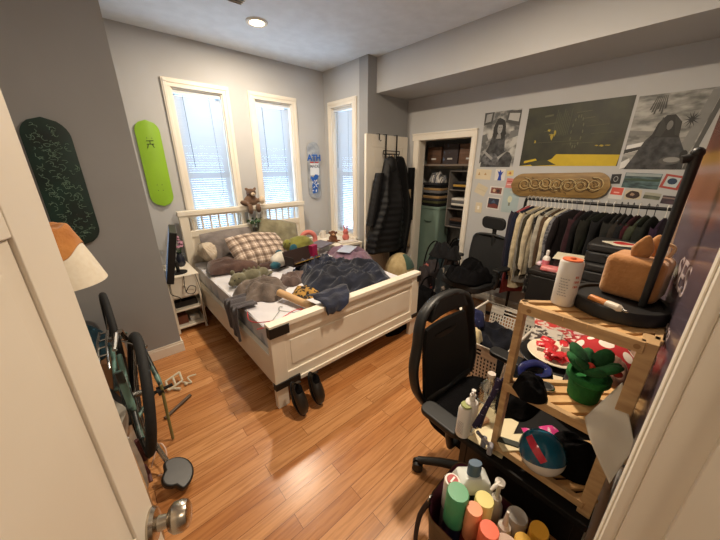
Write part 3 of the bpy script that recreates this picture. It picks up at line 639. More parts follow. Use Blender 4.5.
# nightstand with monitor and flowers
NS = thing('nightstand', 'white nightstand with one drawer and open shelves beside the bed', 'nightstand', (.455, 3.30, 0))
nx0, nx1, ny0, ny1 = .325, .60, 3.10, 3.60
s = MB()
for x in (nx0, nx1-.022):
    for y in (ny0, ny1-.022): s.box((x, y, 0), (x+.022, y+.022, .585))
s.box((nx0-.005, ny0-.008, .585), (nx1+.005, ny1, .60)).box((nx0, ny0+.004, .05), (nx1, ny1, .068)).box((nx0, ny0+.004, .235), (nx1, ny1, .252)).box((nx0+.004, ny0+.01, .37), (nx1-.004, ny1, .38)).box((nx0+.004, ny0+.01, .38), (nx0+.014, ny1, .585)).box((nx1-.014, ny0+.01, .38), (nx1-.004, ny1, .585)).box((nx0, ny1-.01, .05), (nx1, ny1-.002, .585))
s.build('cabinet_body', WHITEF, NS, bevel=.002)
s = MB().box((nx0+.024, ny0-.002, .385), (nx1-.024, ny0+.012, .580)); dr = s.build('drawer', WHITEF, NS, bevel=.002)
s = MB(); s.ball((.462, ny0-.012, .50), .012, 12); s.build('knob', WHITEF, dr)
slab('black_console', 'flat black game console on the top shelf of the nightstand', 'console', (.46, 3.30, .252), (.20, .26, .06), BLACKP)
slab('brown_box', 'small brown box on the lowest shelf of the nightstand', 'box', (.40, 3.24, .068), (.09, .14, .09), mat('redbrown_card', (108, 60, 40), .7))
slab('power_adapter', 'grey power adapter on the lowest shelf of the nightstand', 'adapter', (.51, 3.22, .068), (.09, .09, .05), mat('adapter_grey', (176, 170, 160), .5))
MO = thing('monitor', 'black flat screen seen from its edge on the nightstand', 'monitor', (.40, 3.20, .60), 0)
Mm = Mt(.395, 3.13, .80, -13, 0, -99)
s = MB(); s.box((-.22, -.012, -.20), (.22, .045, .27), Mm); s.build('housing', BLACKP, MO, bevel=.006)
s = MB(); s.box((-.19, .0165, -.22), (.19, .0175, .25), Mm) if False else s.box((-.21, -.0135, -.18), (.21, -.0125, .26), Mm); s.build('screen', mat('blue_screen', (52, 110, 160), .2, rgb2=(190, 215, 235), scale=5, emit=((70, 130, 190), .25)), MO)
s = MB(); s.cyl((.46, 3.22, .61), (.45, 3.20, .72), .016); s.lathe([(.0, 0), (.075, 0), (.075, .010), (0, .012)], (.46, 3.22, .60), 24); s.build('stand', BLACKP, MO)
s = MB(); s.tube(smoothp([(.36, 3.05, .62), (.33, 3.02, .48), (.40, 3.04, .40), (.36, 3.06, .30)]), .004, 6); s.tube(smoothp([(.47, 3.08, .60), (.46, 3.05, .45), (.52, 3.04, .42), (.55, 3.06, .47), (.50, 3.05, .50), (.46, 3.07, .44)]), .004, 6); s.tube(smoothp([(.57, 3.08, .60), (.59, 3.06, .4), (.58, 3.07, .15), (.60, 3.09, .01)]), .003, 6); s.build('cable', BLACKP, MO)
t = thing('flower_vase', 'bouquet of dusty pink flowers in a dark vase on the nightstand', 'flowers', (.53, 3.44, .60))
s = L(); s.lathe([(.03, 0), (.045, .03), (.04, .09), (.022, .13), (.026, .15), (.020, .15), (.018, .12)], n=20); s.build('vase', mat('dark_vase', (40, 44, 56), .25), t)
s = L(); f_ = L(); lf = L()
for k in range(16):
    a = k*2.4; r = .022+.05*(k % 4)/3; h = .22+.12*((k*7) % 5)/5; x, y = r*math.cos(a), r*math.sin(a)*.9
    s.tube([(0, 0, .12), (x*.6, y*.6, h*.7), (x, y, h)], .0018, 5)
    for q in range(5): b = q*1.257; f_.ball((x+.010*math.cos(b), y+.010*math.sin(b), h+.004*math.sin(q)), (.011, .011, .009), 8)
s.build('stem', LEAF, t); f_.build('blossom', mat('dusty_pink_petal', (196, 150, 168), .8, rgb2=(120, 70, 96), scale=40), t)

# skateboards as wall art
def deck_mb(w_, h_, c, cx, cz, th=.011, M=None, concave=.012, n=40):
    """deck standing on a wall: local x across, y out of the wall, z up, raised nose and tail"""
    r = w_/2; pts = []
    def f(u, v):
        z = (v-.5)*h_; t_ = min(r, h_/2-abs(z)); hw = math.sqrt(max(0, r*r-(r-t_)**2)) if t_ < r else r
        x = (u*2-1)*max(hw, .002)
        k = max(0, abs(z)-(h_/2-.15)); y = -.018-k*k*1.6*0-concave*(1-(x/r)**2)-max(0, k)*.22*0
        return (x, y, z)
    s = MB(0); T = M
    s.grid(f, 14, n, (0, th, 0)); return s
def wall_deck(name, label, M, w_, h_, m, grip=None):
    t = thing(name, label, 'skateboard', M.translation); t.matrix_basis = M
    deck_mb(w_, h_, None, 0, 0).build('deck', m, t, smooth=50)
    s = L()
    for z in (-h_*.27, h_*.27):
        for x in (-.021, .021):
            for dz in (-.027, .027): s.cyl((x, -.031, z+dz), (x, -.0285, z+dz), .004, n=8)
    s.build('truck_bolt', mat('bolt_dark', (50, 54, 48), .5), t)
    s = L()
    for z in (-h_*.3, h_*.3): s.box((-.02, -.009, z-.03), (.02, 0.0, z+.03))
    s.build('wall_mount', BLACKP, t)
    return t
LIME = mat('lime_deck', (142, 186, 44), .35, rgb2=(134, 176, 46), scale=3)
t = wall_deck('skateboard_deck', 'lime green skateboard deck hung on the window wall', Mt(.528, WY, 1.61), .205, .81, LIME)
s = L(); z = .16
for P in ([(-.03, z+.03), (.03, z+.035)], [(.0, z+.035), (-.002, z+.0)], [(-.03, z), (.03, z+.004)], [(-.018, z), (-.03, z-.035)], [(.014, z+.002), (.026, z-.03)]): s.tube([(p[0], -.0315, p[1]+.03) for p in P], .0035, 6)
s.build('printed_mark', mat('print_dark', (54, 70, 20), .6), t)
DG = mat('green_black_graphic', (18, 54, 46), .5, rgb2=(8, 26, 24), scale=5)
t = wall_deck('skateboard_deck', 'dark green skateboard deck with pale scribbled graphic on the grey wall', Mt(-.135, 2.78, 1.48), .225, .80, DG)
random.seed(11); s = L()
for k in range(170):
    x, z = random.uniform(-.088, .088), random.uniform(-.36, .36); a = random.uniform(0, 6.28); r = random.uniform(.006, .02)
    if abs(z) > .30 and abs(x) > .05: continue
    yy = -.0195-.012*(1-(x/.1125)**2)
    s.tube([(x+r*math.cos(a+q*1.1), yy-.0004, z+r*math.sin(a+q*1.1)*(1 if k % 2 else .5)) for q in range(4)], .0013, 4)
s.build('scribbled_graphic', mat('pale_print', (122, 150, 130), .6), t)
# blue graphic board
t = wall_deck('skateboard_deck', 'white and blue graphic skateboard deck hung between two windows', Mt(2.415, WY, 1.535), .20, .76, mat('grey_deck', (176, 180, 184), .4, rgb2=(120, 128, 138), scale=9))
BLU = mat('cobalt_print', (28, 92, 178), .5); WHT = mat('white_print', (226, 228, 230), .5); RED = mat('red_print', (186, 50, 50), .5); GRY = mat('grey_print', (96, 102, 110), .5)
def patch(s, x0, x1, z0, z1, y=-.0325, th=.0006): s.box((x0, y-th, z0), (x1, y, z1)); return s
s = L(); patch(s, -.075, .075, -.06, .10); s.build('white_panel', WHT, t)
text('ATH', 'lettering', BLU, t, wm(t) @ frame((0, -.034, .17), (1, 0, 0), (0, 0, 1), (0, -1, 0)), .11, bold=.004)
s = L(); patch(s, -.07, -.01, .105, .12, -.033); patch(s, .01, .07, .105, .12, -.033); s.build('red_bar', RED, t)
text('MADE', 'lettering', GRY, t, wm(t) @ frame((0, -.0345, .06), (1, 0, 0), (0, 0, 1), (0, -1, 0)), .055, bold=.001)
random.seed(3); s = L()
for k in range(26): x, z = random.uniform(-.07, .05), random.uniform(-.29, -.07); s.prism(rrect(random.uniform(.02, .06), random.uniform(.02, .06), .008, 3), 0, .0006+.0001*k, frame((x*.7, -.0325, z), (math.cos(k), 0, math.sin(k)), (-math.sin(k), 0, math.cos(k)), (0, -1, 0)))
s.build('blue_graphic', BLU, t)
s = L()
for k in range(12): x, z = random.uniform(-.06, .06), random.uniform(-.28, -.08); s.prism(rrect(.03, .012, .004, 3), .0035, .0042+.0001*k, frame((x*.8, -.0325, z), (math.cos(k*2), 0, math.sin(k*2)), (-math.sin(k*2), 0, math.cos(k*2)), (0, -1, 0)))
s.build('white_graphic', WHT, t)

# ------------------------------------------------------------ behind the open door: lamp, bicycle, bags
t = thing('floor_lamp', 'floor lamp with a wide white shade partly hidden behind the door', 'lamp', (-.225, 2.02, 0))
s = MB(); s.lathe([(.185, 1.04), (.150, 1.16), (.105, 1.30), (.102, 1.30), (.147, 1.16), (.182, 1.04)], (-.225, 2.02, 0), 48); s.f = s.f[:-2]; s.mi = s.mi[:-2]
s.build('lamp_shade', mat('linen_shade', (226, 216, 196), .8, rgb2=(220, 208, 186), scale=40), t, smooth=60)
s = MB(); s.cyl((-.225, 2.02, .02), (-.225, 2.02, 1.24), .011); s.build('pole', BLACKM, t)
s = MB(); s.lathe([(.0, 0), (.13, 0), (.13, .015), (.02, .028), (.0, .028)], (-.225, 2.02, 0), 32); s.build('lamp_base', BLACKM, t)
s = MB(); s.ball((-.225, 2.02, 1.20), .032, 14); s.build('bulb', mat('bulb_glass', (240, 236, 224), .3), t)
def cl(u, v):
    a = R(-160)+u*R(290); r = .02+v*(.105+.025*math.sin(u*9)+.03*math.cos(a)); z = 1.325-max(0, r-.10)*3.05+.008*math.sin(a*5+v*4)+.01*noise.noise(Vector((u*8, v*5, 0)))
    return (-.225+r*math.cos(a), 2.02+r*math.sin(a), z)
s = MB(); s.grid(cl, 44, 16, (0, 0, .004))
tag(s.build('cloth_cap', fabric('orange_tan_cloth', (196, 134, 74), (170, 108, 56)), smooth=180), 'orange tan cloth draped over the white lamp shade', 'cloth')

TEAL = mat('celeste_paint', (104, 140, 130), .35, rgb2=(30, 36, 35), scale=9, contrast=(.46, .54)); RUB = mat('tyre_rubber', (26, 27, 28), .75, rgb2=(18, 18, 19), scale=60); STL = mat('polished_steel', (180, 180, 176), .25, 1)
bk = thing('bicycle', 'small celeste green bicycle with black wheels parked behind the door', 'bicycle', (-.05, 2.0, 0), 0)
def wheel(c, r, nrm, tr=.022):
    c = Vector(c); n_ = Vector(nrm).normalized(); u = n_.cross(Vector((0, 0, 1))).normalized(); v = u.cross(n_)
    N = 44; P = [c+u*r*math.cos(2*math.pi*k/N)+v*r*math.sin(2*math.pi*k/N) for k in range(N)]
    s = MB(); s.tube(P, tr, 10, closed=True); wl = s.build('wheel', RUB, bk, smooth=180)
    s = MB(); s.tube([c+(p-c)*(1-tr*1.5/r) for p in P], .010, 8, closed=True); s.build('rim', BLACKM, wl, smooth=180)
    s = MB(); s.cyl(c-n_*.045, c+n_*.045, .018); 
    for k in range(20):
        a = 2*math.pi*k/20; sg = 1 if k % 2 else -1; s.tube([c+n_*.028*sg, c+u*(r-.03)*math.cos(a)+v*(r-.03)*math.sin(a)], .0013, 4)
    s.build('spokes', STL, wl)
wheel((-.055, 1.86, .355), .332, (1, .02, -.17), .025)
wheel((-.115, 2.38, .50), .30, (1, .06, -.05), .02)
s = MB(); s.tube([(-.05, 2.40, .50), (-.12, 2.1, .58), (-.14, 1.75, .50)], .011, 10); s.tube([(-.11, 1.75, .60), (-.10, 1.72, .30)], .017, 10); s.tube([(-.10, 1.72, .30), (.0, 1.83, .335)], .012, 8); s.tube([(-.13, 1.72, .28), (-.13, 2.10, .58)], .011, 10); s.tube([(-.10, 2.0, .56), (-.10, 1.60, .26)], .014, 8)
s.tube([(.005, 2.12, .60), (.04, 1.86, .40), (.045, 1.82, .36)], [.010, .014, .010], 8)
s.build('bicycle_frame', TEAL, bk, smooth=60)
s = MB(); s.tube([(.045, 1.82, .38), (.035, 1.78, .20), (.028, 1.77, .01)], .008, 8); s.build('kickstand', mat('olive_metal', (120, 112, 66), .4), bk)
s = MB(); s.cyl((-.03, 1.83, .335), (.10, 1.83, .345), .010); s.cyl((.02, 1.83, .335), (.05, 1.83, .338), .028); s.build('axle_peg', BLACKM, bk)
s = MB(); s.tube([(-.05, 2.10, .60), (-.06, 2.02, .70), (-.08, 1.9, .74), (-.10, 1.8, .70)], .012, 8); s.tube([(-.07, 2.05, .62), (-.02, 2.00, .60), (.02, 1.97, .58)], .006, 8); s.ball((.025, 1.965, .58), .014, 10); s.build('handlebar', STL, bk)
s = MB(); s.tube([(-.13, 2.3, .60), (-.14, 2.1, .62), (-.15, 1.9, .55)], .007, 8); s.tube([(-.17, 2.3, .60), (-.18, 2.1, .62), (-.19, 1.9, .55)], .007, 8)
for k in range(4): s.tube([(-.13-.005*k, 2.27-.1*k, .605), (-.17-.005*k, 2.27-.1*k, .605)], .005, 6)
s.build('rear_rack', STL, bk)
s = MB(); s.prism([(.10*math.sin(a)*(1.1 if math.sin(a) > 0 else .75)*.75, .085*math.cos(a)*(1.0 if math.sin(a) > -.2 else .6)) for a in [2*math.pi*k/32 for k in range(32)]], -.018, .018, Mt(-.015, 1.435, .08, 26, 6, 20) @ Matrix.Scale(1.05, 4)); sd = s.build('saddle', mat('black_vinyl', (20, 19, 18), .4, rgb2=(30, 28, 26), scale=30), bk, bevel=.012, seg=4)
s = MB(); s.tube([(-.02, 1.52, .07), (-.05, 1.60, .16), (-.08, 1.68, .26)], .012, 8); s.build('seat_post', STL, bk)
s = MB(); s.cbox((.155, 2.28, .06), (.10, .055, .014), rz=.3, rx=.2); s.cyl((.10, 2.24, .05), (.12, 2.26, .055), .006); 
s = MB()
for (a, b) in (((.09, 2.33, .05), (.19, 2.36, .065)), ((.09, 2.25, .02), (.19, 2.28, .035)), ((.09, 2.33, .05), (.09, 2.25, .02)), ((.19, 2.36, .065), (.19, 2.28, .035)), ((.14, 2.34, .055), (.14, 2.27, .03))): s.tube([a, b], .008, 8)
s.cyl((.12, 2.26, .012), (.16, 2.22, .012), .011); tag(s.build('bicycle_pedal', mat('bone_metal', (206, 196, 172), .4), None), 'loose silver cage pedal lying on the floor by the grey wall', 'pedal')
s = MB(); s.tube(smoothp([(.19, 2.29, .012), (.24, 2.24, .012), (.23, 2.30, .03), (.29, 2.30, .025)]), .006, 8); s.ball((.205, 2.25, .014), .014, 8); tag(s.build('brake_lever', mat('bone_metal', (206, 196, 172), .4)), 'small metal brake lever on the floor next to the cage pedal', 'lever')
s = MB(); s.tube([(.02, 1.98, .012), (.20, 2.10, .012)], .012, 10); tag(s.build('bar_stub', mat('brown_steel', (84, 66, 50), .5)), 'short dark steel bar lying on the floor by the bicycle', 'bar')
s = MB(); s.cbox((-.33, 2.55, .17), (.50, .36, .34)); tag(s.build('cardboard_box', mat('brown_cardboard', (134, 96, 62), .8), bevel=.004), 'brown cardboard box by the grey wall behind the bicycle', 'box')
lobj('teal_jacket', 'teal and grey jacket piled on the box by the grey wall', 'jacket', heap((0, 0, 0), .17, .14, .26, 61, 6, 60, 24, .2), fabric('deep_teal', (38, 66, 78), (24, 40, 50)), Mt(-.30, 2.56, .345), smooth=180)
lobj('grey_helmet_bag', 'grey nylon bag lying against the grey wall beside the teal jacket', 'bag', heap((0, 0, 0), .10, .10, .36, 63, 4, 50, 20, .1), fabric('slate_nylon', (92, 98, 104), (74, 80, 86)), Mt(-.42, 2.64, .345), smooth=180)
lobj('black_backpack', 'black backpack with printed patches behind the bicycle', 'backpack', heap((0, 0, 0), .17, .20, .44, 65, 5, 60, 26, .15), mat('patched_black', (24, 24, 26), .8, rgb2=(150, 150, 146), scale=16, contrast=(.32, .36)), Mt(-.30, 2.10, .0), smooth=180)
t = thing('shopping_bag', 'white printed plastic shopping bag standing behind the near bicycle wheel', 'bag', (-.20, 1.66, 0))
s = MB(); s.grid(lambda u, v: (-.135+.02*math.sin(u*8+v*3)-.02*u, 1.50+u*.38, .02+v*.36), 20, 14, (-.09, 0, 0)); s.build('bag_body', mat('white_film', (204, 198, 186), .35, rgb2=(178, 172, 160), scale=14), t, smooth=60)
s = MB(); s.tube([(-.118, 1.56, .30), (-.112, 1.60, .12)], .010, 6); s.build('printed_stroke', mat('maroon_print', (84, 42, 44), .6), t)
s = MB(); s.tube([(-.118, 1.52, .16), (-.112, 1.54, .08), (-.112, 1.50, .06)], .010, 6); s.build('printed_stroke', mat('maroon_print', (84, 42, 44), .6), t)
lobj('brown_paper_bag', 'flat brown paper bag standing on the floor behind the door edge', 'bag', MB(0).cbox((0, 0, .17), (.10, .26, .34)), mat('kraft_paper', (160, 124, 86), .8), Mt(-.17, 1.33, 0, 0, 0, 6), bevel=.01)
s = MB(); s.tube(smoothp([(-.10, 1.60, .05), (-.04, 1.66, .12), (-.02, 1.60, .10), (-.05, 1.54, .03), (-.08, 1.56, .012)]), .004, 6); tag(s.build('white_cable', mat('pale_cable', (214, 180, 160), .5), smooth=60), 'thin pale cable looped beside the white printed bag', 'cable')

# ------------------------------------------------------------ closet contents
CW = mat('walnut_box', (96, 66, 46), .6, rgb2=(66, 44, 30), scale=6, stretch=(1, 1, 4))
t = thing('closet_shelf', 'upper wooden shelf board inside the closet', 'shelf', (3.8, 2.2, 1.62)); 
MB().box((3.56, 1.56, 1.60), (4.04, 2.86, 1.625)).build('shelf_board', mat('grey_board', (120, 108, 98), .6), t); s = MB(); s.box((4.0, 1.56, 1.56), (4.04, 2.86, 1.60)); s.build('cleat', WHITEF, t)
for i, (y, w_, h, m, lb) in enumerate(((2.52, .22, .22, CW, 'brown wooden crate at the left end of the upper closet shelf'), (2.27, .22, .25, mat('dark_print_box', (54, 44, 46), .6, rgb2=(90, 110, 140), scale=14, contrast=(.30, .42)), 'dark printed box in the middle of the upper closet shelf'), (2.00, .28, .24, mat('mid_walnut', (112, 80, 58), .6, rgb2=(90, 62, 44), scale=6, stretch=(1, 1, 4)), 'mid brown wooden box at the right end of the upper closet shelf'))):
    t = thing('storage_crate', lb, 'box', (3.76, y, 1.625)); s = MB(); s.box((3.62, y-w_/2, 1.626), (3.92, y+w_/2, 1.626+h)); o = s.build('crate_wall', m, t, bevel=.004)
    s = MB(); s.box((3.612, y-.035, 1.68), (3.62, y+.035, 1.70)); s.build('label_holder', mat('silver_tab', (200, 196, 190), .4), t)
cub = thing('hanging_organizer', 'grey fabric hanging organizer with open cubbies on the right in the closet', 'organizer', (3.76, 2.06, .80))
OG = fabric('organizer_grey', (118, 112, 106), (98, 92, 88)); s = MB(); cy0, cy1 = 1.90, 2.24
s.box((3.60, cy0, .80), (3.90, cy0+.012, 1.54)).box((3.60, cy1-.012, .80), (3.90, cy1, 1.54)).box((3.89, cy0, .80), (3.90, cy1, 1.54))
for z in (.80, 1.045, 1.29, 1.53): s.box((3.60, cy0, z), (3.90, cy1, z+.012))
s.build('cubbies', OG, cub, bevel=.002)
s = MB(); s.tube([(3.75, 2.0, 1.545), (3.75, 2.0, 1.60)], .006); s.build('strap', OG, cub); s = MB(); s.tube([(3.75, 2.14, 1.545), (3.75, 2.14, 1.60)], .006); s.build('strap', OG, cub)
random.seed(8)
def fold(x, y, z, d, m, label, cat='folded clothes', group=None, sd=0, name='folded_shirt'):
    s = MB(0); s.prism(rrect(d[0], d[1], min(d[0], d[1])*.18, 4), 0, d[2]); o = lobj(name, label, cat, s, m, Mt(x, y, z, 0, 0, random.uniform(-4, 4)), group, bevel=d[2]*.42, seg=3); return o
cols = {'black': (22, 22, 24), 'cream': (206, 196, 176), 'tan': (158, 126, 80), 'grey': (104, 104, 106), 'olive': (74, 74, 50), 'charcoal': (46, 46, 50), 'mustard': (180, 140, 60), 'brown': (86, 62, 48), 'white': (214, 208, 198)}
for k in cols: fabric('cotton_'+k, cols[k])
FM = lambda k: _m['cotton_'+k]
for zc, seq in ((.812, ('charcoal', 'black', 'brown')), (1.057, ('black', 'white', 'grey', 'white')), (1.302, ('black', 'mustard', 'charcoal'))):
    z = zc
    for i, c in enumerate(seq):
        h = .032; fold(3.74, 2.07, z+.001, (.24, .27, h), FM(c), '%s folded garment, %s in the %s cubby of the grey closet organizer' % (c, ('lowest', 'second from the bottom', 'third from the bottom', 'topmost')[i], {.812: 'bottom', 1.057: 'middle', 1.302: 'top'}[zc])); z += h+.002
# left stack on a teal bin
t = thing('storage_bin', 'tall teal green plastic bin standing on the left in the closet', 'bin', (3.72, 2.50, 0)); TB = mat('teal_bin', (116, 138, 126), .5)
s = MB(); s.prism(rrect(.30, .34, .03, 4, 3.72, 2.50), .0, 1.02); s.build('bin_body', TB, t, bevel=.005); s = MB(); s.prism(rrect(.33, .37, .03, 4, 3.72, 2.50), 1.02, 1.055); s.build('bin_lid', TB, t, bevel=.005)
s = MB(); s.tube([(3.565, 2.44, .85), (3.55, 2.46, .84), (3.55, 2.54, .84), (3.565, 2.56, .85)], .006); s.build('handle', mat('dark_teal', (50, 74, 66), .5), t)
z = 1.057
for i, c in enumerate(('black', 'olive', 'charcoal', 'tan', 'black', 'grey', 'tan', 'black', 'charcoal')):
    h = random.uniform(.028, .042); fold(3.70+random.uniform(-.01, .01), 2.50, z, (.26, .31, h), FM(c), '%s folded sweater, %s in the stack on the teal bin' % (c, ['lowest', 'second from the bottom', 'third from the bottom', 'fourth from the bottom', 'fifth from the bottom', 'fourth from the top', 'third from the top', 'second from the top', 'topmost'][i]), name='folded_sweater'); z += h+.001
lobj('striped_shirt', 'striped grey and white shirt lying on top of the stack over the teal bin', 'shirt', heap((0, 0, 0), .12, .15, .16, 71, 6, 50, 20, .1), mat('stripe_cotton', (206, 202, 196), .9, rgb2=(84, 84, 90), scale=12, stretch=(.4, 6, .4), contrast=(.47, .53)), Mt(3.71, 2.49, z), smooth=180)
lobj('black_clothes', 'heap of black clothes at the bottom of the closet', 'clothes', heap((0, 0, 0), .20, .24, .74, 73, 4, 70, 30, .1, flat=5), BLACKF, Mt(3.78, 2.02, 0), smooth=180)
lobj('green_jeans', 'dark teal trousers spilling out of the closet floor', 'trousers', heap((0, 0, 0), .20, .26, .58, 75, 5, 70, 30, .2), fabric('teal_denim', (38, 52, 56), (24, 34, 38)), Mt(3.52, 2.22, 0), smooth=180)

# over-door rack with the two coats
t = thing('over_door_rack', 'black metal over the door hook rack on the white closet door', 'hook rack', (2.98, 2.73, 1.85))
s = MB(); 
for x in (2.88, 3.08): s.box((x-.010, 2.730, 1.62), (x+.010, 2.736, 1.967)); s.box((x-.010, 2.730, 1.967), (x+.010, 2.785, 1.971))
s.build('strap_bars', BLACKM, t)
s = MB(); s.tube([(2.83, 2.728, 1.74), (3.13, 2.728, 1.74)], .006); s.tube([(2.83, 2.728, 1.78), (3.13, 2.728, 1.78)], .006)
s.tube([(2.83, 2.728, 1.74), (2.83, 2.728, 1.78)], .006); s.tube([(3.13, 2.728, 1.74), (3.13, 2.728, 1.78)], .006); s.build('rail', BLACKM, t)
for x in (2.85, 2.93, 3.03, 3.11): MB().tube([(x, 2.724, 1.74), (x, 2.71, 1.66), (x, 2.68, 1.64), (x, 2.665, 1.67)], .005, 8).build('hook', BLACKM, t)
t = thing('door_hook', 'single small black hook over the top of the white closet door', 'hook', (2.76, 2.73, 1.93)); MB().box((2.752, 2.731, 1.90), (2.768, 2.735, 1.967)).box((2.752, 2.731, 1.967), (2.768, 2.785, 1.971)).build('strap', BLACKM, t); MB().tube([(2.76, 2.728, 1.90), (2.76, 2.71, 1.885), (2.76, 2.70, 1.90)], .004, 6).build('hook_tip', BLACKM, t)
s = MB(); s.ball((2.985, 2.712, 1.69), (.035, .012, .05), 10); tag(s.build('key_charm', mat('cream_enamel', (206, 184, 150), .4, rgb2=(120, 80, 60), scale=30)), 'cream keychain charm hanging on the rack above the coats', 'charm')
PUF = mat('black_nylon', (15, 15, 18), .6, rgb2=(11, 11, 13), scale=12, bump=.2, bscale=25, spec=.3)
def coat(root, cx, cy, zt, zb, prof, depth, m, quilt=0, sd=0):
    """prof: list of (z fraction from top, half width, x shift)"""
    def w_(q):
        for a, b in zip(prof, prof[1:]):
            if a[0] <= q <= b[0]: k = (q-a[0])/(b[0]-a[0]); return a[1]+(b[1]-a[1])*k, a[2]+(b[2]-a[2])*k
        return prof[-1][1:]
    def f(u, v):
        a = u*2*math.pi; hw, sh = w_(v); z = zt+(zb-zt)*v
        d = depth*(.35+.65*min(1, v*2.2))*(1+.10*math.sin(a*5+v*3+sd))
        if quilt: d *= 1+.05*abs(math.sin(v*math.pi*quilt)); hw2 = hw*(1+.04*abs(math.sin(v*math.pi*quilt)))
        else: hw2 = hw*(1+.06*math.sin(a*4+v*5+sd))
        if v == 0 or v == 1: d *= .4; hw2 *= .92
        c_, s_ = math.cos(a), math.sin(a); e = .75
        return (cx+sh+hw2*math.copysign(abs(c_)**e, c_), min(cy-d*.9+d*math.copysign(abs(s_)**e, s_), 2.729), z)
    s = MB(); s.grid(f, 48, 60); return s.build('body', m, root, smooth=180)
t = thing('puffer_coat', 'long black quilted puffer coat hanging on the left of the door rack', 'coat', (2.86, 2.62, .40))
coat(t, 2.86, 2.71, 1.70, .52, [(0, .06, .02), (.12, .11, .02), (.25, .16, .0), (.5, .21, -.02), (.8, .29, -.07), (1, .31, -.085)], .12, PUF, 15)
s = MB(); s.grid(lambda u, v: (2.665-.15*v+.06*math.cos(u*6.283)*(1-.2*v)*(1+.1*abs(math.sin(v*30))), 2.62+.05*math.sin(u*6.283), 1.52-.62*v), 20, 40); s.build('sleeve', PUF, t, smooth=180)
s = MB(); s.ball((2.885, 2.645, 1.60), (.085, .07, .12), 16); s.build('hood', PUF, t, smooth=180)
t = thing('black_coat', 'long black coat hanging on the right side of the door rack', 'coat', (3.12, 2.62, .20))
coat(t, 3.12, 2.71, 1.72, .30, [(0, .05, -.02), (.10, .10, -.01), (.25, .13, 0), (.6, .15, .01), (.8, .14, -.03), (1, .12, -.06)], .085, fabric('black_wool', (17, 17, 19), (12, 12, 13)), 0, 2)
s = MB(); s.grid(lambda u, v: (3.27+.02*v+.05*math.cos(u*6.283)*(1-.3*v), 2.62+.045*math.sin(u*6.283), 1.58-.70*v), 20, 30); s.build('sleeve', fabric('black_wool', (17, 17, 19)), t, smooth=180)
s = MB(); s.grid(lambda u, v: (3.20+.09*u+.03*v, 2.60+.01*math.sin(u*9), 1.30-.82*v), 8, 12, (0, .012, 0)); s.build('tan_lining', fabric('tan_lining', (150, 130, 100)), t, smooth=180)['label'] = 'tan lining edge'
# pouf ball
t = thing('pouf', 'round beige pouf with a green patch on the floor below the coats', 'pouf', (2.86, 2.40, 0))
s = MB(); s.ball((2.86, 2.40, .26), (.20, .20, .255), 32); po = s.build('pouf_body', mat('beige_pouf', (192, 172, 130), .9, rgb2=(170, 148, 104), scale=14, bump=.4, bscale=60), t, smooth=180)
s = MB(); s.add(*(lambda P: (P, [(j*9+i, j*9+i+1, (j+1)*9+i+1, (j+1)*9+i) for j in range(8) for i in range(8)]))([(2.86+.204*math.cos(R(-112+i*7))*math.cos(R(18+j*7)), 2.40+.204*math.sin(R(-112+i*7))*math.cos(R(18+j*7)), .26+.259*math.sin(R(18+j*7))) for j in range(9) for i in range(9)])); s.build('green_patch', fabric('green_patch', (70, 96, 84)), t, smooth=180)['label'] = 'green square patch'

# bags heaped before the closet
random.seed(5)
pat = mat('patched_tote', (36, 28, 30), .8, rgb2=(176, 96, 84), scale=12, contrast=(.33, .38)); pat2 = mat('floral_tote', (30, 36, 40), .8, rgb2=(150, 140, 130), scale=14, contrast=(.34, .38))
def bag(name, label, x, y, rx, ry, h, m, sd, strap=True, rz=0, fr=7):
    t = thing(name, label, 'bag', (x, y, 0), R(rz)); s = local(heap((0, 0, 0), rx, ry, h, sd, fr, 80, 40, .14, flat=4, amp=.6)); s.build('bag_body', m, t, smooth=180)
    if strap:
        s = L(); s.tube(smoothp([(-rx*.6, 0, h*.55), (-rx*.5, -ry*.3, h*.95), (0, -ry*.5, h*1.12), (rx*.5, -ry*.3, h*.95), (rx*.6, 0, h*.5)]), .012, 8, flat=.5); s.build('strap', BLACKF, t, smooth=180)
bag('tote_bag', 'black tote bag with pink and orange floral print nearest the closet casing', 2.98, 2.02, .18, .18, .64, pat, 81, rz=80)
bag('black_duffel', 'black duffel bag on the floor between the pouf and the bags', 2.60, 1.80, .19, .20, .36, BLACKF, 83, rz=70)
bag('backpack', 'dark backpack with white stripes leaning behind the desk chair', 2.95, 1.72, .19, .17, .60, pat2, 85, rz=100)
bag('brown_tote', 'dark brown tote bag in front of the closet opening', 3.22, 1.86, .13, .13, .66, fabric('dark_brown_canvas', (44, 32, 28), (30, 22, 20)), 87, rz=90)
s = MB(); s.cbox((2.62, 1.42, .035), (.34, .10, .06), rz=.5); tag(s.build('wooden_box', mat('amber_wood', (150, 92, 48), .5), bevel=.004), 'flat orange brown wooden box on the floor beyond the near chair', 'box')

# ------------------------------------------------------------ office chairs
MESHB = mat('black_mesh', (19, 19, 20), .7, rgb2=(11, 11, 12), scale=120)
GUN = mat('dark_grey_plastic', (22, 23, 24), .48)
def chair_base(t, zs=.46):
    s = L(); s.cyl((0, 0, .10), (0, 0, zs-.04), .028); s.cyl((0, 0, .06), (0, 0, .12), .045); s.build('gas_lift', BLACKM, t)
    for k in range(5):
        a = 2*math.pi*k/5+.3; c_, s_ = math.cos(a), math.sin(a)
        s = L(); s.tube([(.03*c_, .03*s_, .105), (.18*c_, .18*s_, .095), (.30*c_, .30*s_, .07)], [.026, .022, .018], 10); s.build('base_leg', BLACKP, t, smooth=60)
        s = L(); p = Vector((.30*c_, .30*s_, .03)); q = Vector((-s_, c_, 0)); s.cyl(p-q*.025, p-q*.006, .029, n=18); s.cyl(p+q*.006, p+q*.025, .029, n=18); s.build('caster', BLACKP, t)
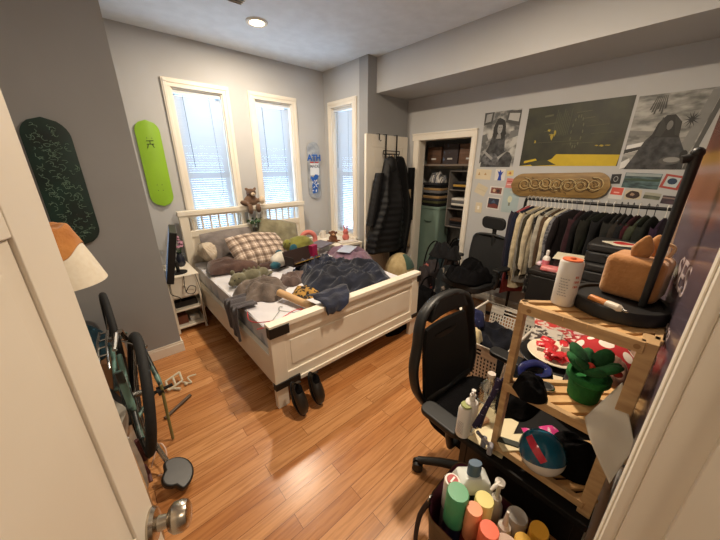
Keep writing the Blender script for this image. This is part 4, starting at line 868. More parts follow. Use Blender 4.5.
def armrest(t, sx, zs, z=.65):
    s = L(); s.tube([(sx*.20, -.02, zs-.01), (sx*.27, -.02, zs), (sx*.285, -.02, zs+.06), (sx*.285, -.02, z-.02)], .017, 10); a = s.build('armrest', GUN, t, smooth=60)
    s = L(); s.prism(rrect(.085, .20, .035, 5, sx*.285, -.06), z-.02, z+.008); s.build('arm_pad', GUN, a, bevel=.008)
t = thing('office_chair', 'black high back office chair with armrests pulled up to the desk', 'chair', (1.17, .395, 0), R(177))
chair_base(t); s = L(); s.prism(rrect(.46, .44, .10, 8), .42, .49); s.build('seat', BLACKF, t, bevel=.025, seg=4)
s = L(); s.prism(rrect(.22, .30, .04, 6), .40, .44); s.tube([(0, -.12, .42), (0, -.25, .40), (0, -.30, .48), (0, -.285, .70)], .030, 10, flat=.6); s.build('tilt_mechanism', GUN, t, bevel=.006)
s = L()
arch = [(x_, y_, .47+(z_-.47)*.885) for x_, y_, z_ in [(-.19, -.235, .50), (-.235, -.25, .60), (-.24, -.27, .72), (-.215, -.28, .84), (-.205, -.285, .93), (-.17, -.295, 1.01), (-.09, -.305, 1.055), (0, -.307, 1.065), (.09, -.305, 1.055), (.17, -.295, 1.01), (.205, -.285, .93), (.215, -.28, .84), (.24, -.27, .72), (.235, -.25, .60), (.19, -.235, .50)]]
s.tube(smoothp(arch, 5), .034, 12, flat=.55); s.tube([(-.19, -.235, .50), (0, -.24, .47), (.19, -.235, .50)], .028, 10); s.build('back_frame', GUN, t, smooth=180)
s = L(); s.grid(lambda u, v: ((u-.5)*2*(.195-.02*v-.05*max(0, v-.7)), -.235-.055*v+.035*(1-(2*u-1)**2)*-.4, .50+.37*v), 18, 20, (0, .02, 0)); s.build('backrest', MESHB, t, smooth=60)
s = L(); s.grid(lambda u, v: ((u-.5)*2*.09, -.30+.01*v, .52+.30*v), 6, 10, (0, .02, 0)); s.build('lumbar_pad', GUN, t, smooth=60)
s = L(); s.grid(lambda u, v: ((u-.5)*2*(.15-.04*v), -.285-.012*v-.02*math.sin(u*3.14), .915+.085*v), 14, 6, (0, .03, 0)); s.build('headrest', MESHB, t, smooth=180)
armrest(t, -1, .47, .64); armrest(t, 1, .47, .60)
t = thing('office_chair', 'black mesh office chair with separate headrest against the closet wall, piled with clothes', 'chair', (2.78, 1.35, 0), R(78))
chair_base(t, .45); s = L(); s.prism(rrect(.48, .46, .10, 8), .42, .50); s.build('seat', MESHB, t, bevel=.025, seg=4)
s = L(); s.prism(rrect(.22, .30, .04, 6), .38, .42); s.tube([(0, -.12, .40), (0, -.25, .38), (0, -.29, .50), (0, -.265, .99)], .024, 10, flat=.6); s.build('tilt_mechanism', GUN, t)
s = L(); s.tube(smoothp([(-.17, -.20, .50), (-.225, -.22, .62), (-.235, -.25, .80), (-.20, -.26, .89), (0, -.265, .915), (.20, -.26, .89), (.235, -.25, .80), (.225, -.22, .62), (.17, -.20, .50), (0, -.20, .49)], 5), .016, 10, closed=True); s.build('back_frame', GUN, t, smooth=180)
s = L(); s.grid(lambda u, v: ((u-.5)*2*(.17+.055*math.sin(min(1, v*1.4)*1.57)-.03*max(0, v-.8)*5), -.20-.06*v-.03*(1-(2*u-1)**2), .50+.405*v), 18, 20, (0, .012, 0)); s.build('backrest', MESHB, t, smooth=60)
s = L(); s.prism(rrect(.27, .125, .05, 6), -.016, .016, Mt(0, -.235, 1.045, 84, 0, 0)); s.build('headrest', MESHB, t, bevel=.012, seg=4)
for sx in (-1, 1): armrest(t, sx, .46, .66)
lobj('black_jacket', 'heap of black clothes piled on the seat of the office chair by the closet wall', 'clothes', heap((0, 0, 0), .24, .22, .17, 91, 8, 100, 44, .25, amp=.8), BLACKF, Mt(2.74, 1.35, .505), smooth=180)
lobj('black_hoodie', 'black hoodie draped over the left armrest of the headrest chair', 'sweatshirt', heap((0, 0, 0), .12, .17, .13, 93, 9, 70, 36, .25, amp=.8), fabric('washed_black', (28, 27, 29), (16, 16, 18)), Mt(2.70, 1.635, .67), smooth=180)

# ------------------------------------------------------------ laundry basket
t = thing('laundry_basket', 'white perforated plastic laundry basket full of dark clothes', 'basket', (1.98, .74, 0))
PL = mat('white_plastic', (216, 208, 196), .4, rgb2=(208, 198, 184))
x0, x1, y0_, y1_, zt, fl_ = 1.70, 2.30, .565, .915, .50, .04
def wallgrid(A, B, nrm, nu, nv, hz=None, ztop=zt):
    """wall panel with real holes between points A and B (bottom), flaring outwards; hz = handle span"""
    A, B, N = Vector(A), Vector(B), Vector(nrm); s = MB(); th = .004
    def P(u, v, o): return A.lerp(B, u)+N*(v*fl_+o)+Vector((0, 0, v*(ztop-.012)+.012))
    du, dv = 1/nu, 1/nv
    def cell(u0, u1, v0, v1): 
        vs = [P(u0, v0, 0), P(u1, v0, 0), P(u1, v1, 0), P(u0, v1, 0), P(u0, v0, th), P(u1, v0, th), P(u1, v1, th), P(u0, v1, th)]
        s.add(vs, [(0, 3, 2, 1), (4, 5, 6, 7), (0, 1, 5, 4), (1, 2, 6, 5), (2, 3, 7, 6), (3, 0, 4, 7)])
    k = .30
    for j in range(nv):
        vv = j*dv
        cell(0, 1, vv, vv+dv*k)
        last = vv > .78
        if last and hz:
            cell(0, hz[0], vv, vv+dv); cell(hz[1], 1, vv, vv+dv); continue
        if last: cell(0, 1, vv, vv+dv); continue
        for i in range(nu+1):
            c = i*du; cell(max(0, c-du*.24), min(1, c+du*.24), vv+dv*k, vv+dv)
    cell(0, 1, .96, 1)
    return s
for (A, B, N, nu, hz) in (((x0, y0_, 0), (x0, y1_, 0), (-1, 0, 0), 16, (.3, .7)), ((x1, y1_, 0), (x1, y0_, 0), (1, 0, 0), 16, (.3, .7)), ((x1, y0_, 0), (x0, y0_, 0), (0, -1, 0), 26, None), ((x0, y1_, 0), (x1, y1_, 0), (0, 1, 0), 26, None)):
    wallgrid(A, B, N, nu, 17, hz).build('basket_wall', PL, t, smooth=0)
MB().box((x0, y0_, 0), (x1, y1_, .012)).build('basket_floor', PL, t)
s = MB(); s.tube([(x0-fl_, y0_-fl_, zt), (x1+fl_, y0_-fl_, zt), (x1+fl_, y1_+fl_, zt), (x0-fl_, y1_+fl_, zt)], .011, 8, closed=True); s.build('rim', PL, t, smooth=60)
lobj('dark_laundry', 'dark blue and black laundry filling the white basket', 'clothes', heap((0, 0, 0), .295, .172, .56, 95, 5, 90, 40, .05, flat=9, amp=.2), fabric('midnight', (26, 28, 38), (14, 15, 20)), Mt(2.0, .74, .013), smooth=180)
lobj('maroon_shirt', 'maroon shirt hanging over the near end of the laundry basket', 'shirt', heap((0, 0, 0), .10, .11, .12, 97, 7, 60, 24, .2), fabric('maroon_cotton', (74, 26, 36), (50, 18, 26)), Mt(1.82, .90, .45), smooth=180)
lobj('cream_sock', 'cream fluffy sock lying on the laundry near the maroon shirt', 'sock', heap((0, 0, 0), .085, .06, .09, 99, 9, 50, 20, .3), fabric('cream_fluff', (212, 196, 156), (178, 160, 120)), Mt(1.72, .76, .455), smooth=180)
lobj('blue_scarf', 'blue and white scarf on top of the laundry in the basket', 'scarf', heap((0, 0, 0), .10, .07, .10, 101, 9, 50, 20, .3), mat('blue_white_print', (22, 28, 70), .9, rgb2=(150, 154, 170), scale=20, contrast=(.33, .38)), Mt(1.92, .87, .47), smooth=180)
s = MB(); s.cyl((1.66, .84, .53), (1.80, .93, .56), .012); s = MB()
s.tube(smoothp([(1.72, .80, .53), (1.80, .90, .60), (1.88, .95, .62), (1.92, .90, .60)]), .016, 8, flat=.4); tag(s.build('white_strap', fabric('white_webbing', (206, 198, 180)), smooth=60), 'white strap lying over the maroon shirt on the basket', 'strap')

# ------------------------------------------------------------ closet wall: posters, cards, long board
def wallM(y, z, rz=0): # local x runs to the right in the photo (-y world), local y up, local z out of the wall (-x world)
    return frame((WX, y, z), (0, -1, 0), (0, 0, 1), (-1, 0, 0)) @ Matrix.Rotation(R(rz), 4, 'Z')
INK = {}
def ink(c, rgb2=None, scale=12):
    k = 'ink_%02x%02x%02x' % c + ('v' if rgb2 else '')
    return mat(k, c, .55, rgb2=rgb2, scale=scale, contrast=(.4, .6))
def wallprint(name, label, cat, y0, y1, z0, z1, paper, layers, rz=0, group=None, th=.0015, tack=False, off=.0):
    """y0 > y1: left and right edge; layers: (colour, polygon in unit coordinates)"""
    W, H = y0-y1, z1-z0; M = wallM((y0+y1)/2, (z0+z1)/2, rz) @ Matrix.Translation((0, 0, off))
    t = thing(name, label, cat, M.translation, group=group); t.matrix_basis = M
    s = L(); s.box((-W/2, -H/2, .0003), (W/2, H/2, th)); s.build('paper', paper, t, smooth=0)
    byc = {}
    for i, (c, P) in enumerate(layers): byc.setdefault(c, []).append((i, P))
    if layers:
        ms = list(byc); s = L()
        for mi, c in enumerate(ms):
            s.cur = mi
            for i, P in byc[c]:
                s.prism([((p[0]-.5)*W, (p[1]-.5)*H) for p in P], th-.0002, th+.0004+i*.00012)
        s.build('print', [c if not isinstance(c, tuple) else ink(c) for c in ms], t, smooth=0)
    return t
def ell(cx, cy, rx, ry, n=20, a0=0, wob=0): return [(cx+rx*math.cos(a)*(1+wob*math.sin(3*a+cx*20)), cy+ry*math.sin(a)*(1+wob*math.sin(4*a))) for a in [a0+2*math.pi*k/n for k in range(n)]]
G = lambda v: (v, v-1, v-4)
pale = mat('photo_pale_ground', (178, 176, 170), .5, rgb2=(84, 84, 82), scale=9, contrast=(.42, .60))
pale2 = mat('photo_cloudy_ground', (168, 166, 160), .5, rgb2=(96, 96, 92), scale=7, contrast=(.38, .62), stretch=(1, 2.5, 1))
stripeg = mat('photo_dark_cloth', (74, 74, 75), .5, rgb2=(22, 22, 24), scale=16); sw = mat('photo_grey_cloth', (112, 112, 114), .5, rgb2=(44, 44, 46), scale=20)
lay = [(G(60), [(.0, .78), (.25, .80), (.27, 1.0), (.0, 1.0)]), (G(150), [(.04, .82), (.2, .84), (.22, .98), (.06, .97)]), (G(70), [(.62, .80), (1, .72), (1, .98), (.66, .99)]), (G(176), [(.68, .84), (.96, .79), (.97, .93), (.70, .95)]),
       (G(96), [(.0, .45), (.2, .5), (.12, .62), (0, .6)]), (G(110), [(.75, .5), (1, .55), (1, .66), (.8, .64)]),
       (stripeg, [(.02, 0), (.92, 0), (.94, .16), (.86, .26), (.70, .30), (.66, .55), (.58, .64), (.40, .65), (.30, .58), (.24, .40), (.16, .30), (.04, .18)]),
       (sw, [(.10, .06), (.52, .03), (.60, .16), (.44, .26), (.20, .24), (.05, .16)]), (G(150), [(.06, .30), (.12, .32), (.40, .17), (.36, .13)]), (G(160), [(.88, .34), (.92, .38), (.56, .14), (.52, .18)]),
       (G(34), ell(.48, .72, .17, .16, 18, wob=.1)), (G(30), [(.33, .70), (.40, .56), (.36, .50), (.30, .60)]), (G(30), [(.63, .70), (.56, .56), (.60, .50), (.68, .60)]), (G(150), ell(.49, .70, .07, .10)), (G(140), [(.44, .60), (.53, .60), (.55, .52), (.42, .52)]),
       (G(96), ell(.465, .72, .016, .008, 8)), (G(96), ell(.515, .72, .016, .008, 8)), (G(120), ell(.49, .665, .018, .006, 8)), (G(38), [(.41, .80), (.57, .80), (.54, .76), (.45, .765)]), (G(190), [(.0, .06), (.06, .10), (.05, .0), (0, 0)])]
wallprint('photo_poster', 'black and white photo poster of a curly haired seated person in a dark top', 'poster', 1.735, 1.355, 1.59, 2.14, pale, lay)
yb = (196, 168, 30); dk = mat('olive_black_print', (56, 56, 36), .5, rgb2=(36, 37, 25), scale=7); gl = (112, 104, 50)
lay = [(yb, [(0, 0), (.99, 0), (1, .17), (.62, .19), (.40, .20), (.36, .12), (.22, .04), (0, .0)]), (yb, [(.05, .05), (.20, .10), (.18, .13), (.05, .09)]), ((60, 60, 34), [(.10, .06), (.30, .11), (.42, .02), (.16, .0)])]
for k in range(9): lay.append(((76, 78, 56), [(.32+.05*k*0+.018*k, .50+.02*(k % 3)), (.326+.018*k, .50), (.334+.018*k, .92-.04*(k % 4)), (.328+.018*k, .93-.04*(k % 4))]))
for (x, y, w_, h) in ((.22, .70, .12, .012), (.22, .58, .10, .010), (.52, .84, .14, .01), (.60, .74, .10, .012), (.12, .40, .5, .006), (.64, .62, .20, .008), (.70, .5, .2, .006), (.44, .36, .30, .006), (.20, .82, .09, .03)): lay.append(((84, 84, 60), [(x, y), (x+w_, y+.01), (x+w_, y+.01+h), (x, y+h)]))
for (x, y, w_, h) in ((.13, .40, .018, .05), (.28, .52, .07, .015), (.30, .44, .03, .10), (.26, .58, .03, .04), (.33, .50, .02, .10), (.80, .30, .04, .03), (.85, .31, .05, .015), (.76, .31, .03, .02)): lay.append(((170, 150, 52), ell(x+w_/2, y+h/2, w_/2, h/2, 9, wob=.3)))
for k in range(14): a = k*.45; lay.append(((96, 98, 74), ell(.56+.055*math.cos(a), .55+.30*math.sin(a)*.8, .006, .03, 6)))
wallprint('graphic_poster', 'wide dark olive poster with a bright yellow wedge along its lower edge', 'poster', 1.29, .500, 1.60, 2.13, dk, lay)
lay = [(G(120), [(0, .55), (.5, .50), (.5, .46), (0, .48)]), (G(220), [(.02, .34), (.52, .44), (.52, .36), (.02, .22)]), (G(50), [(0, .28), (.40, .36), (.40, .33), (0, .22)]), (G(210), [(0, .10), (.10, .16), (.14, .05), (0, .0)]),
       (G(128), [(.66, .15), (.80, .15), (.95, .98), (.84, .98)]), (G(84), [(.80, .0), (.90, .0), (1, .85), (1, 1), (.95, .98)]), (G(176), [(.90, .30), (.99, .85), (1, .85), (1, .2)]),
       (stripeg, [(.06, 0), (.80, 0), (.78, .20), (.66, .40), (.60, .52), (.36, .54), (.24, .40), (.14, .16)]), (G(36), [(.30, .44), (.64, .42), (.62, .62), (.52, .72), (.42, .72), (.34, .62)]), (G(112), ell(.49, .585, .036, .06)), (G(52), [(.38, .70), (.46, .54), (.42, .44), (.34, .46)]), (G(52), [(.52, .70), (.58, .46), (.64, .44), (.60, .64)]),
       (G(86), ell(.62, .12, .13, .055, 16, .4)), (G(140), ell(.64, .13, .10, .035, 16)), (G(40), ell(.76, .20, .045, .055))]
for k in range(12): a = R(30*k); lay.append((G(46), [(.72+.01*math.cos(a+1.5), .64+.01*math.sin(a+1.5)), (.72+.10*math.cos(a), .64+.11*math.sin(a)), (.72+.01*math.cos(a-1.5), .64+.01*math.sin(a-1.5))]))
for k in range(7): lay.append((G(70), [(.18+.03*k, .80-.03*(k % 3)), (.20+.03*k, .81-.03*(k % 3)), (.24+.02*k, .97), (.235+.02*k, .97)]))
wallprint('photo_poster', 'black and white photo poster of a long haired person sitting in a vehicle', 'poster', .480, .02, 1.575, 2.115, pale2, lay)

cream = (206, 190, 160); crm = mat('cream_paper', (210, 196, 168), .7)
wallprint('art_card', 'cream card with two small brown triangles beneath the seated person poster', 'card', 1.755, 1.575, 1.455, 1.565, crm, [((176, 140, 92), [(.15, .4), (.30, .4), (.22, .75)]), ((176, 140, 92), [(.55, .45), (.72, .45), (.64, .7)])], -3)
wallprint('art_card', 'white card with a cobalt blue figure', 'card', 1.530, 1.420, 1.450, 1.570, mat('white_card', (214, 210, 204), .7), [((36, 64, 160), [(.3, .0), (.7, .0), (.62, .4), (.8, .8), (.6, .7), (.5, .95), (.38, .72), (.2, .85), (.4, .45)])], 0)
wallprint('sticker', 'small pale yellow doodle sticker beside the blue figure card', 'sticker', 1.405, 1.335, 1.50, 1.555, mat('yellow_pale', (214, 194, 130), .7), [((180, 110, 60), ell(.5, .5, .2, .25, 10, wob=.3))], 4)
wallprint('sticky_note', 'pink red note card left of the tan skateboard deck', 'card', 1.395, 1.325, 1.375, 1.475, mat('pink_card', (206, 130, 124), .7), [((176, 60, 60), [(.15, .6), (.85, .65), (.85, .75), (.15, .7)]), ((230, 200, 196), [(.15, .3), (.85, .35), (.85, .45), (.15, .4)])], -4)
wallprint('note_paper', 'plain cream sheet pinned at a tilt next to the closet casing', 'paper', 1.735, 1.60, 1.285, 1.395, mat('faded_paper', (202, 190, 164), .7), [((182, 168, 140), [(.1, .45), (.9, .5), (.9, .53), (.1, .48)])], -22)
wallprint('framed_photo', 'white framed photo with a red and brown crowd picture', 'picture', 1.565, 1.415, 1.295, 1.385, mat('white_card', (214, 210, 204), .7), [((126, 74, 62), [(.1, .14), (.9, .14), (.9, .86), (.1, .86)]), ((196, 170, 140), ell(.35, .5, .1, .2)), ((60, 40, 40), ell(.65, .45, .13, .22))], -2)
wallprint('art_print', 'dark red and blue landscape print with white border', 'picture', 1.575, 1.43, 1.135, 1.265, mat('white_card', (214, 210, 204), .7), [((44, 50, 68), [(.08, .08), (.92, .08), (.92, .92), (.08, .92)]), ((110, 52, 46), [(.08, .08), (.92, .08), (.92, .35), (.6, .5), (.3, .4), (.08, .45)]), ((74, 92, 120), [(.3, .55), (.5, .8), (.7, .52)])], -2)
wallprint('art_print', 'pale blue sheet with a line drawn light bulb, left of the clothes rack', 'picture', 1.405, 1.235, 1.115, 1.375, mat('pale_blue_paper', (164, 180, 182), .7), [((206, 206, 176), ell(.45, .55, .14, .14)), ((120, 120, 100), [(.40, .28), (.50, .28), (.50, .42), (.40, .42)]), ((190, 196, 186), ell(.6, .85, .2, .06))], 0)
t = thing('light_switch', 'cream double wall switch plate left of the office chair headrest', 'switch', (WX, 1.66, 1.135)); Mw = wallM(1.668, 1.135)
s = MB(); s.box((-.04, -.058, 0), (.04, .058, .006), Mw); s.build('plate', crm, t, bevel=.002)
s = MB(); s.box((-.012, -.02, .006), (.012, .02, .011), Mw); s.build('rocker', TRIM, t, bevel=.002)
wallprint('sticker', 'small dark sticker with a pale face outline right of the tan skateboard deck', 'sticker', .515, .450, 1.455, 1.535, mat('black_sticker', (40, 40, 42), .6), [((150, 150, 150), ell(.5, .5, .25, .3, 14)), ((40, 40, 42), ell(.5, .5, .18, .22, 14))], 3)
wallprint('sticky_note', 'white paper with a coral red block, above the clothes rail', 'card', .50, .405, 1.33, 1.43, mat('white_card', (214, 210, 204), .7), [((214, 90, 74), [(.08, .35), (.92, .35), (.92, .95), (.08, .95)]), ((240, 180, 170), [(.3, .5), (.7, .5), (.7, .6), (.3, .6)])], -3)
wallprint('art_print', 'teal and slate seascape postcard under the vehicle photo poster', 'picture', .430, .205, 1.425, 1.545, mat('seascape_print', (90, 116, 118), .5, rgb2=(44, 58, 62), scale=14, stretch=(1, 4, 1)), [((150, 160, 160), [(.02, .78), (.98, .80), (.98, .97), (.02, .97)]), ((60, 78, 60), [(.02, .6), (.35, .66), (.7, .6), (.98, .7), (.98, .5), (.02, .48)])], -2)
wallprint('art_print', 'red bordered picture card with a blue oval, right of the seascape postcard', 'picture', .195, .085, 1.43, 1.535, mat('red_border', (168, 74, 66), .6), [((186, 196, 196), [(.15, .15), (.85, .15), (.85, .85), (.15, .85)]), ((40, 58, 82), ell(.5, .55, .25, .22))], -10)
wallprint('sticker', 'dark brown oval sticker with a cream outline above the rail', 'sticker', .395, .290, 1.335, 1.41, mat('cream_outline', (200, 186, 160), .6), [((58, 40, 36), ell(.5, .5, .42, .42, 18, wob=.08)), ((160, 130, 104), ell(.45, .55, .14, .16, 10, wob=.2))], 4)
wallprint('photograph', 'small grey green landscape photograph above the rail', 'photograph', .275, .175, 1.345, 1.395, mat('green_photo', (124, 126, 106), .5, rgb2=(70, 76, 66), scale=14), [((168, 166, 150), [(.0, .6), (1, .55), (1, 1), (0, 1)])], -5)
wallprint('photograph', 'small dark purple dusk photograph at the right end of the rail', 'photograph', .165, .06, 1.315, 1.378, mat('dusk_photo', (84, 66, 74), .5, rgb2=(50, 44, 50), scale=14), [((140, 120, 112), [(.0, .65), (1, .6), (1, .8), (0, .82)])], -4)
# tan long board hung sideways
t = thing('skateboard_deck', 'tan skateboard deck with carved brown scroll graphic hung sideways over the clothes rail', 'skateboard', (WX, .915, 1.42)); t.matrix_basis = frame((WX, .915, 1.42), (0, 0, 1), (1, 0, 0), (0, -1, 0)) 
t.matrix_basis = Matrix(((0, 1, 0, WX), (0, 0, -1, .915), (1, 0, 0, 1.425), (0, 0, 0, 1)))
TAN = mat('tan_deck_wood', (150, 120, 70), .5, rgb2=(122, 94, 52), scale=6, stretch=(6, 1, 1))
t.matrix_basis = t.matrix_basis @ Matrix.Rotation(R(2), 4, 'Y')
deck_mb(.225, .83, None, 0, 0).build('deck', TAN, t, smooth=50)
random.seed(21); s = L(); s2 = L()
for k in range(7):
    zc = -.29+k*.097; P = []
    for q in range(22): a = q*.55; r = .062*(1-q/26); P.append((r*math.cos(a+k)*1.15+.01*math.sin(k), -.0325+.002*abs(math.sin(q)), zc+r*1.15*math.sin(a+k)))
    s.tube(P, .0032, 5)
    s2.tube([(x*.86+.010, y-.001, z*1+.012) for x, y, z in P[:18]], .0028, 5)
for k in range(34): z = random.uniform(-.33, .33); x = random.uniform(-.07, .07); a = random.uniform(0, 6); s.tube([(x, -.0325, z), (x+.014*math.cos(a), -.0328, z+.02*math.sin(a)), (x+.02*math.cos(a+.8), -.0322, z+.034*math.sin(a+.5))], .0024, 5)
s.build('carved_graphic', mat('burnt_print', (72, 50, 26), .6), t); s2.build('pale_graphic', mat('pale_tan_print', (206, 186, 136), .6), t)

# ------------------------------------------------------------ clothes rack
t = thing('clothes_rack', 'black metal clothes rack along the closet wall', 'clothes rack', (3.08, .50, 0))
MB().tube([(3.08, 1.06, 1.305), (3.08, -.015, 1.305)], .013, 12).build('rail', BLACKM, t)
for y in (1.06, .0): s = MB(); s.tube(smoothp([(3.08, y, .03), (3.08, y, .9), (3.08, y, 1.27), (3.08, y-.02 if y > .5 else y+.012, 1.305)], 4), .013, 10); s.build('post', BLACKM, t)
for y in (1.06, .0): MB().tube([(2.86, y, .02), (3.30, y, .02)], .013, 10).build('foot', BLACKM, t)
def garment(y, zt, ln, wd, col, label, name='shirt', sleeve=.5, hang='white', tk=.020, patm=None, lean=0, cat=None):
    m = patm or fabric('garment_%02x%02x%02x' % col, col, tuple(int(v*.84) for v in col), 22)
    t = thing(name, label, cat or name, (3.08, y, 1.318-ln), R(lean), 'garments hanging on the black clothes rack')
    o = 1.318-zt; H0 = ln   # local z of the rail top
    hm = mat('hanger_'+hang, {'white': (224, 218, 208), 'grey': (120, 122, 130), 'black': (30, 30, 32), 'tan': (176, 140, 96)}[hang], .4)
    s = L(); zr = H0; s.tube([(.012, 0, zr-.006)]+[(.018*math.cos(a), 0, zr-.0+.0+.018*math.sin(a)-.002) for a in [R(v) for v in (0, 45, 90, 135, 180)]]+[(-.004, 0, zr-.03), (0, 0, zr-.055), (0, 0, zr-.075)], .0028, 6)
    s.tube([(-wd*.93, 0, zr-.155), (-.03, 0, zr-.085), (0, 0, zr-.072), (.03, 0, zr-.085), (wd*.93, 0, zr-.155)], .005, 7, flat=1.3); s.tube([(-wd*.93, 0, zr-.155), (wd*.93, 0, zr-.155)], .004, 6)
    s.build('hanger', hm, t)
    def hw(v):
        q = v*(H0-.075)
        return .05+(wd-.05)*min(1, q/.085)**.8 if q < .085 else wd-.02*min(1, (q-.085)*4)+.02*v
    ph = y*37
    def f(u, v):
        a = u*2*math.pi; w_ = hw(v); z = (H0-.072)*(1-v); d = tk*(.5+.5*min(1, v*4)+.35*v*math.sin(a*3+ph)); d *= 1+.25*math.sin(a*7+ph+v*2)*v
        if v in (0,): d *= .3; w_ *= .6
        c_, s_ = math.cos(a), math.sin(a)
        return (w_*c_+.012*math.sin(v*3+ph), d*math.copysign(abs(s_)**.8, s_)+.012*math.sin(v*2.5+ph+c_*2)*v, z+.01*math.sin(a*2+ph)*v)
    s = L(); s.grid(f, 32, 18); s.build('body', m, t, smooth=180)
    if sleeve:
        for sg in (-1, 1):
            s = L()
            def g(u, v):
                a = u*2*math.pi; r = .048*(1-.35*v); zz = H0-.135-v*sleeve; xx = sg*(wd-.012+.040*math.sin(min(1, v*2)*1.2)*.9-.02*v)
                return (xx+r*.75*math.cos(a)*(1 if 0 < v < 1 else .4), r*.62*math.sin(a)*(1+.2*math.sin(v*9+ph)), zz+.02*(1-abs(math.cos(a)))*(1-v))
            s.grid(g, 14, 12); s.build('sleeve', m, t, smooth=180)
    return t
chk = mat('navy_floral', (30, 30, 36), .9, rgb2=(150, 146, 140), scale=30, contrast=(.34, .40)); lace = mat('black_lace', (24, 23, 24), .9, rgb2=(120, 116, 108), scale=44, contrast=(.38, .44)); gchk = mat('grey_check', (110, 110, 116), .9, rgb2=(66, 66, 74), scale=50, contrast=(.45, .5))
GL_ = [(1.035, .92, .17, (44, 40, 52), 'dark plum long jacket, first garment at the left post of the rack', 'jacket', .55, 'white', None),
 (1.00, .96, .20, (172, 78, 82), 'dusty red dress, second garment from the left post', 'dress', 0, 'white', None),
 (.965, .78, .21, (30, 34, 50), 'dark navy jacket hanging near the left post beside the red dress', 'jacket', .58, 'white', None),
 (.93, .86, .20, (196, 182, 150), 'cream trench shirt on a white hanger, right of the navy jacket', 'shirt', .60, 'white', None),
 (.90, .80, .19, (128, 124, 116), 'taupe cardigan directly right of the cream trench shirt', 'cardigan', .55, 'white', None),
 (.87, .74, .20, (60, 56, 44), 'dark olive shirt between the taupe cardigan and the beige shirt', 'shirt', .5, 'white', None),
 (.84, .72, .20, (206, 194, 166), 'pale beige shirt in the bright cluster of the rack', 'shirt', .52, 'white', None),
 (.81, .88, .19, (30, 28, 30), 'black lace patterned dress reaching lowest in the rack cluster', 'dress', 0, 'white', lace),
 (.78, .66, .20, (168, 162, 148), 'pale grey button shirt, left of the brown overshirt', 'shirt', .48, 'white', None),
 (.75, .70, .20, (84, 66, 50), 'brown overshirt in the middle of the rack', 'overshirt', .5, 'white', None),
 (.715, .80, .20, (214, 204, 180), 'cream long shirt, brightest garment near the rack middle', 'shirt', .46, 'white', None),
 (.68, .60, .20, (104, 104, 112), 'grey checked shirt right of the bright cream shirt', 'shirt', .45, 'white', gchk),
 (.645, .62, .20, (34, 28, 30), 'black brown sweater with grey hanger behind the dresser', 'sweater', .45, 'grey', None),
 (.60, .60, .20, (54, 32, 38), 'dark maroon sweater on a white hanger, left of the black hooded top', 'sweater', .45, 'white', None),
 (.555, .62, .20, (24, 23, 25), 'black hooded top on a grey hanger above the white sheet box', 'sweatshirt', .45, 'grey', None),
 (.505, .60, .20, (30, 30, 26), 'black shirt on a white hanger behind the white sheet box', 'shirt', .45, 'white', None),
 (.45, .62, .20, (26, 30, 22), 'dark green black sweater between two white hangers', 'sweater', .45, 'white', None),
 (.40, .60, .20, (22, 22, 24), 'black jacket behind the left side of the black cases', 'jacket', .45, 'white', None),
 (.36, .60, .20, (36, 36, 34), 'charcoal shirt on a thin black hanger behind the black cases', 'shirt', .45, 'black', None),
 (.325, .60, .20, (48, 44, 40), 'dark brown grey shirt on a thin black hanger', 'shirt', .45, 'black', None),
 (.29, .60, .20, (26, 26, 28), 'black tee shirt on a black hanger, left of the maroon trimmed shirt', 'tee shirt', .3, 'black', None),
 (.25, .62, .20, (62, 26, 32), 'dark wine shirt on a white hanger behind the cases', 'shirt', .45, 'white', None),
 (.205, .62, .20, (58, 62, 48), 'dark sage green jacket near the right end of the rail', 'jacket', .48, 'black', None),
 (.16, .62, .20, (34, 36, 32), 'black green coat near the right end of the rail', 'coat', .48, 'black', None),
 (.10, .66, .21, (46, 30, 48), 'deep purple sweatshirt on a white hanger at the right end', 'sweatshirt', .5, 'white', None)]
for i, (y, ln, wd, col, lb, nm, sl, hg, pm) in enumerate(GL_): garment(y, 0, ln, wd, col, lb, nm.replace(' ', '_'), sl, hg, patm=pm, lean=random.uniform(-32, -20) if y > .6 else random.uniform(-22, -4))

# ------------------------------------------------------------ dresser and what stands on it
t = thing('dresser', 'black dresser standing before the clothes rack', 'dresser', (2.66, .36, 0)); DRM = mat('black_laminate', (24, 22, 22), .45)
s = MB().box((2.46, .02, .05), (2.82, .72, .80)).box((2.45, .01, .80), (2.83, .73, .83)).box((2.48, .04, 0), (2.80, .70, .05)); s.build('cabinet_body', DRM, t, bevel=.003)
for k in range(3): d = MB().box((2.448, .035, .07+k*.243), (2.46, .705, .30+k*.243)).build('drawer', DRM, t, bevel=.003); MB().tube([(2.448, .32, .19+k*.243), (2.43, .33, .19+k*.243), (2.43, .41, .19+k*.243), (2.448, .42, .19+k*.243)], .005, 8).build('handle', BLACKM, d)
CS = mat('black_case', (26, 25, 26), .6, rgb2=(20, 19, 20), scale=30, bump=.2)
def case(label, c, d, lid=.35):
    t = thing('equipment_case', label, 'case', c)
    s = MB(); s.prism(rrect(d[0], d[1], .04, 5, c[0], c[1]), c[2], c[2]+d[2]*.55); s.build('case_body', CS, t, bevel=.012, seg=3)
    s = MB(); s.prism(rrect(d[0]+.004, d[1]+.004, .04, 5, c[0], c[1]), c[2]+d[2]*.57, c[2]+d[2]); s.build('lid', CS, t, bevel=.018, seg=3)
    s = MB(); s.tube([(c[0]-d[0]/2, c[1]-.05, c[2]+d[2]*.45), (c[0]-d[0]/2-.02, c[1]-.04, c[2]+d[2]*.45), (c[0]-d[0]/2-.02, c[1]+.04, c[2]+d[2]*.45), (c[0]-d[0]/2, c[1]+.05, c[2]+d[2]*.45)], .007, 8); s.build('handle', CS, t); return t
